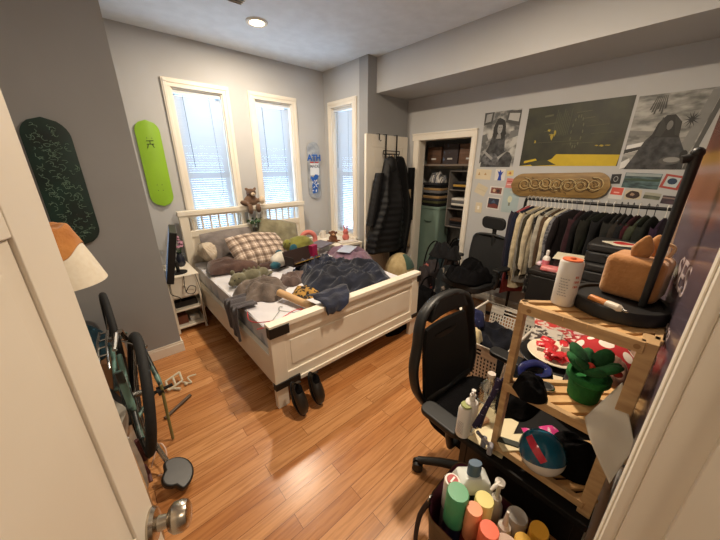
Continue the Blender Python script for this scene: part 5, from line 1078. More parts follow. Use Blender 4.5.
case('lower wide black equipment case on the dresser', (2.64, .22, .83), (.32, .36, .13)); case('upper black equipment case with a sticker on its lid', (2.66, .25, .961), (.30, .33, .135))
t = thing('sticker', 'white and red graphic sticker lying on the lid of the upper black case', 'sticker', (2.62, .24, 1.097)); random.seed(6)
s = MB(); s.prism([(2.62+.085*math.cos(a)*(1+.12*math.sin(5*a)), .23+.11*math.sin(a)*(1+.12*math.cos(4*a))) for a in [2*math.pi*k/40 for k in range(40)]], 1.0975, 1.0985); s.build('backing', mat('sticker_white', (216, 208, 188), .5), t, smooth=0)
s = MB(); s.prism([(2.64+.045*math.cos(a)*(1+.2*math.sin(3*a)), .235+.06*math.sin(a)) for a in [2*math.pi*k/24 for k in range(24)]], 1.0985, 1.0991); s.build('red_print', mat('sticker_red', (186, 44, 44), .5), t, smooth=0)
t = thing('shallow_box', 'black shallow box with a white sheet on top standing on the dresser', 'box', (2.66, .52, .83))
s = MB().box((2.56, .44, .83), (2.78, .60, .925)); s.build('box_body', DRM, t, bevel=.003)
s = MB(); s.cbox((2.66, .525, .930), (.23, .19, .004), rz=.12); s.build('sheet', mat('white_sheet_paper', (222, 214, 190), .6), t)
t = thing('spray_bottle', 'small white bottle with pink label on the dresser left end', 'bottle', (2.60, .66, .83))
s = MB(); s.lathe([(.001, 0), (.026, .002), (.027, .075), (.018, .09), (.010, .095), (.010, .105)], (2.60, .66, .83), 20); s.build('bottle_body', mat('bottle_white', (222, 216, 210), .35), t)
s = MB(); s.lathe([(.012, .104), (.012, .135), (.008, .140), (.001, .140)], (2.60, .66, .83), 16); s.build('cap', mat('bottle_white', (222, 216, 210), .35), t); s = MB(); s.lathe([(.0276, .02), (.0276, .06)], (2.60, .66, .83), 20); s.build('label', mat('label_pink', (206, 110, 124), .5), t)
slab('pink_pouch', 'red pink plastic pouch lying before the white sheet box', 'pouch', (2.52, .60, .831), (.09, .13, .035), mat('pink_red_pouch', (192, 72, 76), .35, rgb2=(220, 150, 150), scale=20), 10, 0, 0, .012)
slab('pink_pouch', 'pale lilac pouch at the left end of the dresser top', 'pouch', (2.62, .705, .831), (.07, .035, .03), mat('lilac_pouch', (196, 150, 176), .35, rgb2=(226, 200, 206), scale=20), 0, 0, 0, .010)
s = MB(); s.tube(smoothp([(2.50, .57, .837), (2.47, .50, .837), (2.50, .44, .837), (2.47, .42, .84), (2.45, .415, .837)]), .004, 6); s.cbox((2.462, .412, .838), (.02, .014, .012)); tag(s.build('charging_cable', mat('white_cable', (214, 208, 198), .5), smooth=60), 'white charging cable with plug at the dresser edge', 'cable')

# ------------------------------------------------------------ desk and the pine shelf unit on it
DESK = mat('black_desk_top', (20, 18, 17), .65, rgb2=(15, 13, 13), scale=20, spec=.25)
DZ = .70
t = thing('desk', 'narrow black desk along the front wall carrying the pine shelf unit', 'desk', (1.35, .17, 0))
MB().box((.775, -.035, DZ-.022), (1.95, .36, DZ)).build('desk_top', DESK, t, bevel=.003)
for x, y in ((.79, .325), (.79, -.02), (1.92, .325), (1.92, -.02)): MB().box((x, y-.012, 0), (x+.024, y+.012, DZ-.022)).build('leg', BLACKM, t, bevel=.002)
MB().box((.792, -.01, .56), (.812, .315, DZ-.022)).build('apron', BLACKM, t)
P1 = mat('pine_plank', (200, 166, 120), .5, rgb2=(172, 136, 94), scale=3.5, bump=.06, bscale=30, stretch=(3, 3, 14)); P2 = mat('pine_slat', (222, 180, 124), .5, rgb2=(192, 148, 96), scale=4, bump=.06, bscale=30, stretch=(2, 2, 2))
t = thing('corner_shelf', 'small three tier pine corner shelf unit standing on the desk', 'shelf', (.90, .08, DZ))
XA, YA, XB, YB, XC, YC = .808, .245, .800, -.032, 1.085, -.034
for (x, y, dx, dy) in ((XA-.006, YA-.018, .03, .018), (XB, YB, .05, .030), (XC-.03, YC, .03, .03)):
    MB().box((x, y, DZ), (x+dx, y+dy, 1.25)).build('post', P1, t, bevel=.002)
for z, h in ((.745, .024), (.985, .026), (1.25, .028)):
    MB().box((XB-.004, YB+.02, z-h), (XB+.014, YA-.01, z)).build('front_rail', P1, t, bevel=.002)
    MB().box((XB+.03, YC, z-h), (XC, YC+.014, z)).build('side_rail', P1, t, bevel=.002)
    d = Vector((XC-XA, YC-YA, 0)).normalized(); n_ = Vector((-d.y, d.x, 0)); 
    s = MB(); s.cbox(((XA+XC)/2, (YA+YC)/2+.006, z-h/2), ((Vector((XC-XA, YC-YA, 0))).length-.02, .016, h), rz=math.atan2(d.y, d.x)); s.build('back_rail', P1, t, bevel=.002)
    for k in range(5):      # slats run parallel to the slanted edge
        q = (k+.75)/5.6; a = Vector((XB+.006, YA+(YB-YA)*q, 0)); b = Vector((XA+(XC-XA)*(1-q)-.004, YC+.01, 0))
        a = Vector((XB+.004, YA-.01+(YB-YA)*q, 0)); b = Vector((XC-(XC-XB)*q, YC+.008, 0)); c = (a+b)/2
        s = MB(); s.cbox((c.x, c.y, z-.006), ((b-a).length, .027, .011), rz=math.atan2((b-a).y, (b-a).x)); s.build('slat', P2, t, bevel=.0015)
for y in (.215, -.0): s = MB(); s.cyl((XB-.0045, y, 1.236), (XB-.0055, y, 1.236), .006, n=16); s.build('screw_cap', mat('cap_tan', (150, 112, 70), .5), t)
TZ, MZ, BZ = 1.2505, .9855, .7455
# top tier
t = thing('canister', 'tall white canister with an orange lid on the left of the top shelf', 'canister', (.880, .165, TZ)); cc = (.880, .165, TZ)
CW_ = mat('canister_white', (226, 222, 216), .4)
s = MB(); s.lathe([(.001, 0), (.025, 0), (.0265, .004), (.0265, .118), (.024, .122), (.001, .122)], cc, 36); s.build('canister_body', CW_, t)
s = MB(); s.lathe([(.001, .1222), (.0225, .1222), (.022, .1255), (.001, .1255)], cc, 32); s.build('lid', mat('lid_orange', (222, 112, 66), .4), t)
s = MB(); s.lathe([(.001, .1255), (.008, .1255), (.006, .130), (.001, .130)], cc, 16); s.build('lid_knob', mat('lid_orange', (222, 112, 66), .4), t)
LBL = mat('label_grey_ink', (150, 150, 156), .6); LBR = mat('label_red_ink', (206, 120, 96), .6)
def wraptext(rows, c, r, a0, m, name, parent, h=.0026, w_=.0014):
    s = MB()
    for z, a, b in rows:
        n = max(2, int((b-a)/3))
        for k in range(n):
            if (k*7+int(z*900)) % 4 == 0: continue
            p, q = R(a+(b-a)*k/n), R(a+(b-a)*(k+.8)/n); vs = []
            for rr in (r+.0002, r+.0006): vs += [(c[0]+rr*math.cos(p), c[1]+rr*math.sin(p), c[2]+z), (c[0]+rr*math.cos(q), c[1]+rr*math.sin(q), c[2]+z), (c[0]+rr*math.cos(q), c[1]+rr*math.sin(q), c[2]+z+h), (c[0]+rr*math.cos(p), c[1]+rr*math.sin(p), c[2]+z+h)]
            s.add(vs, [(0, 1, 2, 3), (7, 6, 5, 4), (0, 4, 5, 1), (1, 5, 6, 2), (2, 6, 7, 3), (3, 7, 4, 0)])
    return tag(s.build(name, m, parent, smooth=0), kind=None)
wraptext([(.03+.0075*k, 155, 205-6*(k % 3)) for k in range(7)], cc, .0265, 0, LBL, 'label_text', t, .0022); wraptext([(.055, 222, 246), (.068, 222, 250), (.081, 222, 244)], cc, .0265, 0, LBR, 'label_text', t, .006)
LC = (.945, .062, TZ)
t = thing('lamp_stand', 'black round lamp stand with a tall pole on the top shelf', 'lamp', LC)
s = MB(); s.lathe([(.001, 0), (.096, 0), (.101, .004), (.101, .029), (.098, .034), (.086, .0345), (.084, .0275), (.001, .0275)], LC, 64); s.build('lamp_base', BLACKP, t)
s = MB(); s.cyl((.935, .0165, TZ+.026), (.935, .0165, 1.62), .0075, .0095, 20); s.build('pole', BLACKP, t)
s = MB(); s.ball((.935, .0165, 1.625), .0115, 14); s.cyl((.935, .0165, 1.618), (.93, .036, 1.612), .0085); s.build('pole_joint', BLACKP, t)
t = thing('cat_ear_bag', 'tan plush box shaped bag with a pointed ear on the lamp stand', 'bag', (.99, .052, TZ+.0275)); TN = mat('tan_plush', (196, 142, 88), .9, rgb2=(176, 122, 72), scale=12, bump=.3, bscale=80, sheen=.3)
s = MB(); M = Mt(1.0, .048, TZ+.0275+.050, 0, 0, -8); s.box((-.052, -.058, -.049), (.052, .058, .060), M); o = s.build('bag_body', TN, t, bevel=.018, seg=5)
for (x, y, r) in ((.975, .050, 10), (1.005, .030, -25)):
    s = MB(); M = Mt(x, y, TZ+.158, 4, -8, r); s.ball((0, 0, 0), (.009, .021, .036), 16); s.v = [M @ (Vector((v.x, v.y*(1-.45*max(0, v.z/.036)), v.z))) for v in s.v]; s.build('ear', TN, t, smooth=180)
s = MB(); s.tube(smoothp([(1.02, .005, TZ+.13), (1.03, -.002, TZ+.16), (1.03, .018, TZ+.165), (1.025, .022, TZ+.135)]), .004, 6); s.build('loop', mat('tan_cord', (214, 180, 140), .8), t)
t = thing('paint_marker', 'orange and white paint marker lying on the lamp stand base', 'marker', (.865, .07, TZ+.0275)); a, b = Vector((.880, .112, TZ+.0365)), Vector((.846, .032, TZ+.0365)); L_ = lambda k: a.lerp(b, k)
s = MB(); s.tube([L_(0), L_(.03), L_(.45), L_(.47)], [.006, .009, .009, .0085], 20); s.build('barrel', mat('marker_orange', (212, 134, 64), .4), t)
s = MB(); s.tube([L_(.46), L_(.48), L_(.78), L_(.84), L_(.86)], [.0085, .0098, .0098, .006, .005], 20); s.build('collar', mat('marker_white', (226, 216, 200), .35), t)
s = MB(); s.tube([L_(.86), L_(.97), L_(1.0)], [.0035, .0035, .001], 12); s.build('nib', STL, t)
# middle tier
t = thing('flower_pot', 'green felt pot with leafy green fabric plant on the middle shelf', 'pot', (.905, .055, MZ)); GF = mat('felt_green', (34, 120, 52), .9, rgb2=(24, 96, 40), scale=16, bump=.3); GD = mat('felt_dark_green', (20, 66, 38), .9, rgb2=(14, 50, 28), scale=16, bump=.3)
pc = (.900, .068, MZ)
s = MB(); s.lathe([(.001, 0), (.032, 0), (.036, .006), (.041, .058), (.050, .066), (.050, .082), (.041, .082), (.037, .062), (.001, .055)], pc, 32); s.build('pot', GF, t)
s = MB()
for k in range(8):
    a = k*.785+.4; M = Mt(pc[0]+.030*math.cos(a), pc[1]+.030*math.sin(a), MZ+.085, 0, 58, math.degrees(a)) if False else Matrix.Translation((pc[0]+.032*math.cos(a), pc[1]+.034*math.sin(a), MZ+.106+.010*(k % 2))) @ Matrix.Rotation(a, 4, 'Z') @ Matrix.Rotation(R(48), 4, 'Y'); s.ball((0, 0, 0), (.019, .021, .033), 12, None) if False else s.ball(M.translation, (.012, .019+.006*(k % 3), .034+.006*(k % 2)), 12, M.to_3x3().to_4x4())
s.build('leaves', mat('felt_mid_green', (28, 96, 46), .9, rgb2=(18, 66, 34), scale=16, bump=.3), t, smooth=180)
for (dx, dy, dz) in ((-.034, .0, .122), (.014, -.052, .104)): s = MB(); s.ball((pc[0]+dx, pc[1]+dy, MZ+dz), (.010, .012, .010), 12); s.build('red_felt_dot', mat('felt_red', (206, 66, 50), .9), t, smooth=180)
t = thing('wristwatch', 'round silver watch with grey strap lying on the middle shelf', 'watch', (.865, .140, MZ)); wc = (.862, .146, MZ)
s = MB(); s.lathe([(.001, 0), (.019, 0), (.021, .003), (.021, .009), (.018, .012), (.015, .0122), (.015, .0105), (.001, .0105)], wc, 32); s.build('watch_case', STL, t)
s = MB(); s.lathe([(.001, .0107), (.013, .0107), (.001, .0112)], wc, 24); s.build('dial', BLACKP, t)
s = MB(); s.tube(smoothp([(.862, .166, MZ+.005), (.855, .184, MZ+.006), (.846, .196, MZ+.004)]), [.008]*13, 8, flat=.35); s.build('watch_strap', mat('silver_link', (168, 160, 150), .35, .8), t)
lobj('black_pouch', 'black cloth pouch slumped over the left front corner of the middle shelf', 'pouch', heap((0, 0, 0), .052, .046, .055, 111, 20, 60, 26, .2), BLACKF, Mt(.815, .175, MZ, 0, 0, 20), smooth=180)
# bottom tier
t = thing('ball', 'glossy teal blue ball with a red stripe and white underside on the lowest shelf', 'ball', (.815, .105, BZ)); Bc = Vector((.815, .108, BZ+.0615)); r_ = .061
axis = Vector((.22, .30, .92)).normalized(); u_ = axis.cross(Vector((0, 1, 0))).normalized(); v_ = axis.cross(u_)
def sph(th0, th1, ph0, ph1, r, nu, nv, axis=axis, u_=u_, v_=v_):
    return lambda a, b: Bc+r*(axis*math.cos(th0+(th1-th0)*b)+(u_*math.cos(ph0+(ph1-ph0)*a)+v_*math.sin(ph0+(ph1-ph0)*a))*math.sin(th0+(th1-th0)*b))
s = MB(); s.grid(sph(.001, R(101), 0, 2*math.pi, r_, 0, 0), 48, 28); s.build('blue_half', mat('gloss_teal', (14, 92, 112), .12, rgb2=(10, 66, 96), scale=5), t, smooth=180)
s = MB(); s.grid(sph(R(101), math.pi-.001, 0, 2*math.pi, r_*.997, 0, 0), 48, 20); s.build('white_half', mat('gloss_white', (214, 208, 200), .15), t, smooth=180)
ax2 = Vector((-.55, -.15, .80)).normalized()
s = MB(); A_, B_ = Vector((-.30, .62, .74)).normalized(), Vector((-.88, -.30, .36)).normalized(); N_ = A_.cross(B_).normalized()
s.grid(lambda a, b: Bc+(r_+.0006)*((A_.lerp(B_, a)).normalized()+N_*(b-.5)*(.36-.10*abs(a-.5))).normalized(), 30, 8); s.build('red_stripe', mat('gloss_red', (190, 40, 60), .15), t, smooth=180)
PKM = mat('pink_wrapper', (206, 62, 132), .3, rgb2=(226, 214, 214), scale=34, contrast=(.36, .42))
for i, (x, y, rz, lb) in enumerate(((.868, .150, 38, 'pink and white snack wrapper at the left on the lowest shelf'), (.925, .115, -20, 'pink and white snack wrapper at the right on the lowest shelf'))):
    s = pillow(.075, .045, .022, i+2, 12); s.root = 0; lobj('snack_wrapper', lb, 'wrapper', s, PKM, Mt(x, y, BZ+.045+.004*i, 12, 18, rz), smooth=180)
lobj('black_cloth', 'black cloth bundled behind the ball on the lowest shelf', 'cloth', heap((0, 0, 0), .078, .070, .11, 113, 14, 60, 26, .12), BLACKF, Mt(.915, .055, BZ), smooth=180)
s = MB(); s.prism(rrect(.11, .022, .009, 5), 0, .010, Mt(.835, .185, BZ+.001, 0, 0, -65)); tag(s.build('pocket_knife', mat('green_black_handle', (34, 44, 34), .5), bevel=.003), 'dark green black handled tool beside the ball on the lowest shelf', 'tool')
# desk items beyond the shelf
t = thing('white_board', 'white sheet lying on the front corner of the desk', 'paper', (.87, .28, DZ)); t2 = None
s = MB(); s.cbox((.885, .280, DZ+.003), (.19, .14, .005), rz=R(6)); s.build('sheet', mat('warm_white_sheet', (226, 214, 176), .5), t, bevel=.001)
slab('bright_slat_board', 'added cream board brightening the left end of the lowest shelf', 'bright_slat_board', (.842, .19, BZ), (.10, .06, .006), mat('warm_white_sheet', (226, 214, 176), .5), -40)  # pale board added to give the slats here a bright patch
slab('eyeglass_case', 'pale pink case lying on the white sheet', 'case', (.868, .318, DZ+.0065), (.085, .026, .016), mat('pale_pink_case', (202, 162, 132), .4), -22, 0, 0, .006)
for i, (x, y, w_) in enumerate(((.782, .236, .026), (.792, .262, .022))):
    t = thing('spring_clamp', ['light grey spring clamp gripping the shelf post foot', 'darker grey spring clamp behind the first one at the shelf post'][i], 'clamp', (x, y, DZ)); m = mat('clamp_grey_%d' % i, ((142, 140, 148), (110, 110, 120))[i], .4)
    s = MB(); s.cbox((x, y, DZ+.028), (w_, .018, .038), rz=.3); s.build('clamp_jaw', m, t, bevel=.006); s = MB(); s.tube([(x-.004, y+.006, DZ+.045), (x-.012, y+.022, DZ+.062)], .006, 8); s.build('clamp_lever', m, t)
SCF = mat('navy_dotted_strap', (34, 26, 62), .8, rgb2=(150, 146, 176), scale=70, contrast=(.33, .38))
t = thing('lanyard', 'navy dotted fabric strap hanging from the left shelf post', 'strap', (.80, .27, DZ+.04))
for i, dx in enumerate((0, .012)): s = MB(); s.tube(smoothp([(.800+dx, .256-dx, .985), (.795+dx, .262, .93), (.795+dx, .280, .85), (.792+dx, .302-dx, .76)]), .008, 8, flat=.45); s.build('strap', SCF, t, smooth=60)
s = MB(); s.tube([(.792, .302, .76), (.790, .308, .735)], .005, 8); s.build('metal_clip', STL, t)
for i, (x, y, h, lb) in enumerate(((.792, .338, .155, 'white spray bottle with green topped label on the desk corner'), (.812, .330, .175, 'white pump bottle directly behind the spray bottle'))):
    t = thing('spray_bottle', lb, 'bottle', (x, y, DZ)); c = (x, y, DZ)
    s = MB(); s.lathe([(.001, 0), (.023, 0), (.024, .004), (.024, h*.70), (.020, h*.78), (.011, h*.82), (.001, h*.82)], c, 28); s.build('bottle_body', CW_, t)
    if i == 0: s = MB(); s.lathe([(.001, h*.822), (.019, h*.822), (.017, h*.85), (.001, h*.85)], c, 24); s.build('cap', mat('olive_cap', (150, 158, 96), .4), t); wraptext([(.02+.006*k, 150, 205) for k in range(9)], c, .024, 0, LBL, 'label_text', t, .002)
    else:
        s = MB(); s.cyl((x, y, DZ+h*.82), (x, y, DZ+h*.95), .010, n=16); s.cyl((x, y, DZ+h*.95), (x, y, DZ+h*1.06), .007, n=16); s.tube([(x, y, DZ+h*1.03), (x-.014, y-.004, DZ+h*1.03)], .004, 8); s.build('pump', CW_, t)
t = thing('water_bottle', 'empty clear plastic water bottle standing on the desk', 'bottle', (.945, .345, DZ)); c = (.945, .330, DZ)
s = MB(); s.lathe([(.001, 0), (.030, 0), (.036, .008), (.036, .06), (.032, .065), (.036, .07), (.037, .115), (.030, .138), (.013, .158), (.013, .168), (.001, .168)], c, 28); s.build('bottle_body', clear_mat('clear_plastic', (.86, .85, .82), .30, .12), t)
s = MB(); s.lathe([(.001, .168), (.014, .168), (.014, .182), (.001, .182)], c, 20); s.build('cap', mat('cap_translucent', (206, 196, 186), .3), t)
lobj('black_bag', 'black cloth bag lying on the desk behind the water bottle', 'bag', heap((0, 0, 0), .22, .085, .10, 115, 9, 70, 28, .15), BLACKF, Mt(1.18, .27, DZ), smooth=180)
t = thing('ribbon', 'royal blue satin ribbon loop lying on the black desk bag', 'ribbon', (1.26, .24, DZ+.08)); 
s = MB(); s.tube(smoothp([(1.17, .29, DZ+.075), (1.19, .30, DZ+.10), (1.25, .27, DZ+.105), (1.27, .23, DZ+.09), (1.22, .22, DZ+.09), (1.18, .25, DZ+.09)]), .016, 8, flat=.3); s.build('satin_loop', mat('royal_blue_satin', (26, 38, 104), .35, rgb2=(14, 22, 66), scale=14), t, smooth=180)
slab('white_tag', 'small cream tag lying near the blue ribbon', 'tag', (1.22, .175, DZ+.094), (.05, .035, .002), crm, 20)
t = thing('serving_tray', 'round black tray under the white plate on the desk', 'tray', (1.47, .26, DZ)); s = MB(); s.lathe([(.001, 0), (.13, 0), (.15, .012), (.146, .014), (.128, .004), (.001, .004)], (1.45, .245, DZ+.045), 48); s.build('tray_dish', BLACKP, t); s = MB(); s.lathe([(.001, 0), (.07, 0), (.06, .045), (.001, .045)], (1.45, .245, DZ), 24); s.build('tray_foot', BLACKP, t)
t = thing('plate', 'white plate piled with red wrapped sweets on the desk', 'plate', (1.45, .245, DZ+.05)); s = MB(); s.lathe([(.001, 0), (.075, 0), (.118, .016), (.115, .019), (.073, .004), (.001, .004)], (1.45, .245, DZ+.060), 48); s.build('dish', mat('plate_white', (226, 216, 192), .3), t)
REDW = mat('red_wrapper', (190, 40, 48), .3, rgb2=(226, 170, 160), scale=40, contrast=(.32, .38)); random.seed(9)
for i in range(14):
    x, y = 1.45+random.uniform(-.07, .07), .245+random.uniform(-.07, .07); s = pillow(.062, .036, .018, i, 8); s.root = 0
    o = lobj('wrapped_candy', 'red wrapped sweet in the pile on the white plate', 'candy', s, REDW, Mt(x, y, DZ+.078+.012*(i % 3)+.004, random.uniform(-20, 20), random.uniform(-20, 20), random.uniform(0, 180)), 'red wrapped sweets on the white plate', smooth=180)
MG = [((176, 56, 54), (190, 178, 166)), ((176, 166, 154), (150, 54, 54)), ((166, 50, 58), (190, 168, 160)), ((180, 172, 162), (60, 50, 50)), ((150, 40, 46), (214, 190, 180))]
lb_ = ['red magazine on the left of the magazine spread', 'cream magazine with red print in the magazine spread', 'pinkish red magazine at the far end of the magazine spread', 'white and black printed leaflet nearest the plate', 'dark red magazine at the right of the magazine spread']
slab('black_box', 'flat black box under the magazines at the far desk end', 'box', (1.70, .24, DZ), (.40, .26, .045), DRM, 4)
for i, (x, y, rz) in enumerate(((1.74, .36, 20), (1.70, .27, -12), (1.82, .24, 35), (1.60, .33, 10), (1.68, .16, -30))):
    z = DZ+.0455+i*.005; t = thing('magazine', lb_[i], 'magazine', (x, y, z), R(rz)); s = L(); s.box((-.09, -.065, 0), (.09, .065, .0045)); s.build('pages', mat('page_%d' % i, MG[i][0], .4, rgb2=MG[i][1], scale=18, contrast=(.46, .52)), t, smooth=0)
    s = L(); s.box((-.07, -.05, .0045), (.0, .045, .0049)); s.box((.015, .01, .0045), (.075, .05, .0049)); s.build('printed_block', mat('page_block_%d' % i, MG[i][1], .4, rgb2=MG[i][0], scale=30, contrast=(.44, .5)), t, smooth=0)
slab('black_box', 'black box on the desk holding up the red polka dot cushion', 'box', (1.22, .07, DZ), (.20, .17, .18), DRM, 3, 0, 0, .006)
s = MB(0); s.ball((0, 0, 0), (.095, .095, .085), 28); lobj('polka_dot_cushion', 'round red cushion with white polka dots behind the shelf unit', 'cushion', s, dots('polka_dot_felt', (166, 26, 32), (222, 208, 196), 17, .36), Mt(1.20, .07, DZ+.255, 15, 20, 0), smooth=180)
lobj('brown_plush', 'brown and tan plush toy squeezed between the cushion and the shelf post', 'plush toy', heap((0, 0, 0), .05, .035, .09, 117, 16, 50, 22, .2), mat('brown_tan_fur', (140, 112, 92), .9, rgb2=(92, 60, 50), scale=24), Mt(1.065, .02, MZ), smooth=180)

# ------------------------------------------------------------ tote with bottles in front of the desk
t = thing('stool', 'low black stool carrying the bag of bottles', 'stool', (.62, .15, 0))
s = MB(); s.prism(rrect(.27, .34, .05, 6, .62, .14), .37, .40); s.build('stool_seat', BLACKP, t, bevel=.004)
for x in (.52, .72):
    for y in (.01, .27): MB().cyl((x, y, 0), (x, y, .37), .011, n=10).build('leg', BLACKM, t)
TC = (.635, .155); SW = .40
t = thing('tote_bag', 'open olive brown tote bag holding a crowd of bottles', 'bag', (TC[0], TC[1], SW))
OLV = mat('olive_canvas', (112, 90, 62), .85, rgb2=(88, 70, 48), scale=14, bump=.3, bscale=120); MRN = mat('maroon_lining', (92, 30, 52), .8)
def ring(inset, top):
    p = rrect(.26-inset*2, .35-inset*2, .06, 6, TC[0], TC[1]); return p
P_ = rrect(.22, .315, .06, 8, TC[0], TC[1]); n = len(P_)
s = MB(); s.grid(lambda u, v: (lambda p: (TC[0]+(p[0]-TC[0])*(.9+.1*v), TC[1]+(p[1]-TC[1])*(.9+.1*v), SW+.002+v*(.235+.020*math.sin(u*12))))(P_[int(round(u*n)) % n]), n, 8); s.build('bag_wall', OLV, t, smooth=180)
s = MB(); s.grid(lambda u, v: (lambda p: (TC[0]+(p[0]-TC[0])*(.87+.1*v), TC[1]+(p[1]-TC[1])*(.88+.1*v), SW+.006+v*(.229+.020*math.sin(u*12))))(P_[int(round(u*n)) % n]), n, 8); s.build('lining', MRN, t, smooth=180)
s = MB(); s.prism([(TC[0]+(p[0]-TC[0])*.89, TC[1]+(p[1]-TC[1])*.89) for p in P_], SW+.002, SW+.006); s.build('bag_bottom', OLV, t)
for (x, y) in ((.66, .312), (.57, .308)): s = MB(); s.tube([(x+.010*math.cos(a), y+.002, SW+.225+.010*math.sin(a)) for a in [2*math.pi*k/16 for k in range(16)]], .0028, 8, closed=True); s.build('metal_ring', STL, t)
s = MB(); s.tube(smoothp([(.565, .308, SW+.22), (.545, .325, SW+.15), (.53, .322, SW+.05), (.545, .312, SW+.0)]), .008, 8, flat=.4); s.build('strap', mat('brown_webbing', (50, 34, 26), .8), t, smooth=180)
def bottle(x, y, h, r, m, label, capm=None, cap='flat', sx=1, rz=0, name='bottle', capr=None, capn='cap', square=False, tilt=(0, 0), lab=None, z=SW+.007, shf=None):
    M = Mt(x, y, z, tilt[0], tilt[1], rz); t = thing(name, label, 'bottle', M.translation); t.matrix_basis = M; sh = h*(.74 if cap != 'wide' else .62); capr = capr or r*.45; sh = h*shf if shf else sh
    s = L()
    if square:
        n_ = 8; prof = [(0, .96), (.012, 1), (sh*.86, 1), (sh*.96, .8), (sh, .5)]; base_ = rrect(r*2*sx, r*2, r*.35, 4); N = len(base_); vs = []; fs = []
        for z_, k in prof: vs += [(p[0]*k, p[1]*k, z_) for p in base_]
        for j in range(len(prof)-1):
            for i in range(N): q = (i+1) % N; fs.append((j*N+i, j*N+q, (j+1)*N+q, (j+1)*N+i))
        fs += [tuple(range(N-1, -1, -1)), tuple((len(prof)-1)*N+i for i in range(N))]; s.add(vs, fs)
    else: s.lathe([(.001, 0), (r*.94, 0), (r, .006), (r, sh*.82), (r*.86, sh*.93), (max(capr*.9, .006), sh), (.001, sh)], n=28, sx=sx)
    s.build('bottle_body', m, t)
    cm = capm or CW_; s = L()
    if cap in ('flat', 'wide'): s.lathe([(.001, sh), (capr, sh), (capr, h-.004), (capr*.92, h), (.001, h)], n=28, sx=sx if cap == 'wide' else 1); s.build('cap', cm, t)
    elif cap == 'cone': s.lathe([(.001, sh), (capr*1.3, sh), (capr*1.2, sh+.018), (capr*.6, sh+.026), (capr*.25, h), (.001, h)], n=24); s.build('nozzle_cap', cm, t)
    elif cap == 'pump':
        s.lathe([(.001, sh), (capr*1.1, sh), (capr*1.1, sh+.016), (.006, sh+.020), (.006, h-.012), (.014, h-.010), (.014, h), (.001, h)], n=20); s.tube([(0, 0, h-.005), (-.022, .006, h-.005), (-.036, .010, h-.012)], [.007, .006, .004], 8); s.build('pump', cm, t, smooth=60)
    if lab: s = L(); s.lathe([(r*1.008, sh*.2), (r*1.008, sh*.7)], n=28, sx=sx); s.f = s.f[:-2]; s.mi = s.mi[:-2]; s.build('label', lab, t)
    return t
GC = mat('cap_jade', (72, 150, 104), .4); 
bottle(.588, .236, .315, .030, mat('navy_gel', (30, 32, 56), .3), 'dark shampoo bottle with a wide jade green cap in the tote bag', GC, 'wide', capr=.031)
t = bottle(.622, .272, .29, .024, mat('clear_tonic', (150, 150, 150), .2), 'bottle with a red and white round cap at the back corner of the tote bag', mat('cap_white', (222, 214, 206), .4), 'wide', capr=.024); s = L(); s.lathe([(.001, .2905), (.017, .2905), (.016, .293), (.001, .293)], n=24); s.build('red_disc', mat('disc_red', (168, 50, 48), .5), t); s = L(); s.box((-.011, -.0025, .293), (.011, .0025, .2936)); s.build('disc_mark', CW_, t)
t = bottle(.690, .240, .335, .037, mat('blue_black_wash', (20, 36, 48), .15), 'large dark blue mouthwash bottle with a pale shoulder beside the pump bottle', mat('cap_blue_grey', (70, 96, 120), .4), 'wide', sx=1.5, square=True, rz=-42, capr=.014, shf=.86)
s = L(); b_ = rrect(.037*2*1.5, .074, .013, 4); N = len(b_); sh_ = .335*.86
s.add([(p[0]*k, p[1]*k, z_) for z_, k in ((sh_*.855, 1.01), (sh_*.962, .82), (sh_+.001, .52)) for p in b_], [(j*N+i, j*N+(i+1) % N, (j+1)*N+(i+1) % N, (j+1)*N+i) for j in range(2) for i in range(N)]+[tuple(2*N+i for i in range(N))])
s.build('shoulder', mat('shoulder_white', (206, 210, 204), .3), t)
bottle(.706, .168, .315, .024, mat('white_lotion', (208, 202, 194), .35), 'white pump lotion bottle leaning toward the shelf unit', mat('pump_white', (222, 216, 206), .35), 'pump', capr=.013)
bottle(.640, .180, .295, .026, mat('cream_yellow', (206, 190, 92), .35, rgb2=(190, 172, 70)), 'pale yellow square shouldered bottle in the middle of the tote bag', mat('cap_yellow_cream', (222, 210, 130), .35), 'wide', square=True, capr=.026, rz=-30)
bottle(.592, .186, .30, .023, mat('brick_shampoo', (150, 56, 44), .35), 'brick red bottle with a peach cap next to the jade capped bottle', mat('cap_peach', (226, 146, 104), .35), 'wide', square=True, capr=.022, rz=-40)
bottle(.575, .136, .30, .026, mat('coral_shampoo', (214, 90, 60), .35), 'coral red bottle with a matching coral cap in front of the peach capped one', mat('cap_coral', (222, 98, 66), .35), 'wide', square=True, capr=.025, rz=-40)
bottle(.660, .122, .29, .022, mat('amber_serum', (178, 112, 66), .2), 'amber bottle with a white pointed nozzle in the tote bag', mat('cap_white', (222, 214, 206), .4), 'cone', capr=.014)
bottle(.697, .105, .255, .027, mat('frosted_jar', (150, 144, 138), .3), 'frosted grey tub behind the amber nozzle bottle', mat('frosted_lid', (160, 154, 148), .3), 'wide', capr=.0275)
bottle(.590, .092, .27, .033, mat('rose_jar', (196, 150, 136), .3), 'wide rose tinted jar with a clear lid at the near side of the tote bag', mat('rose_lid', (202, 176, 160), .2), 'wide', capr=.034)
bottle(.633, .068, .275, .022, mat('honey_bottle', (170, 126, 60), .3), 'small bottle with a golden yellow cap beside the rose jar', mat('cap_gold', (214, 166, 62), .4), 'wide', capr=.022)
bottle(.694, .050, .27, .022, mat('mustard_bottle', (120, 84, 36), .3), 'bottle with an oval mustard cap nearest the desk edge', mat('cap_mustard', (206, 150, 48), .4), 'wide', capr=.023, sx=1.15)
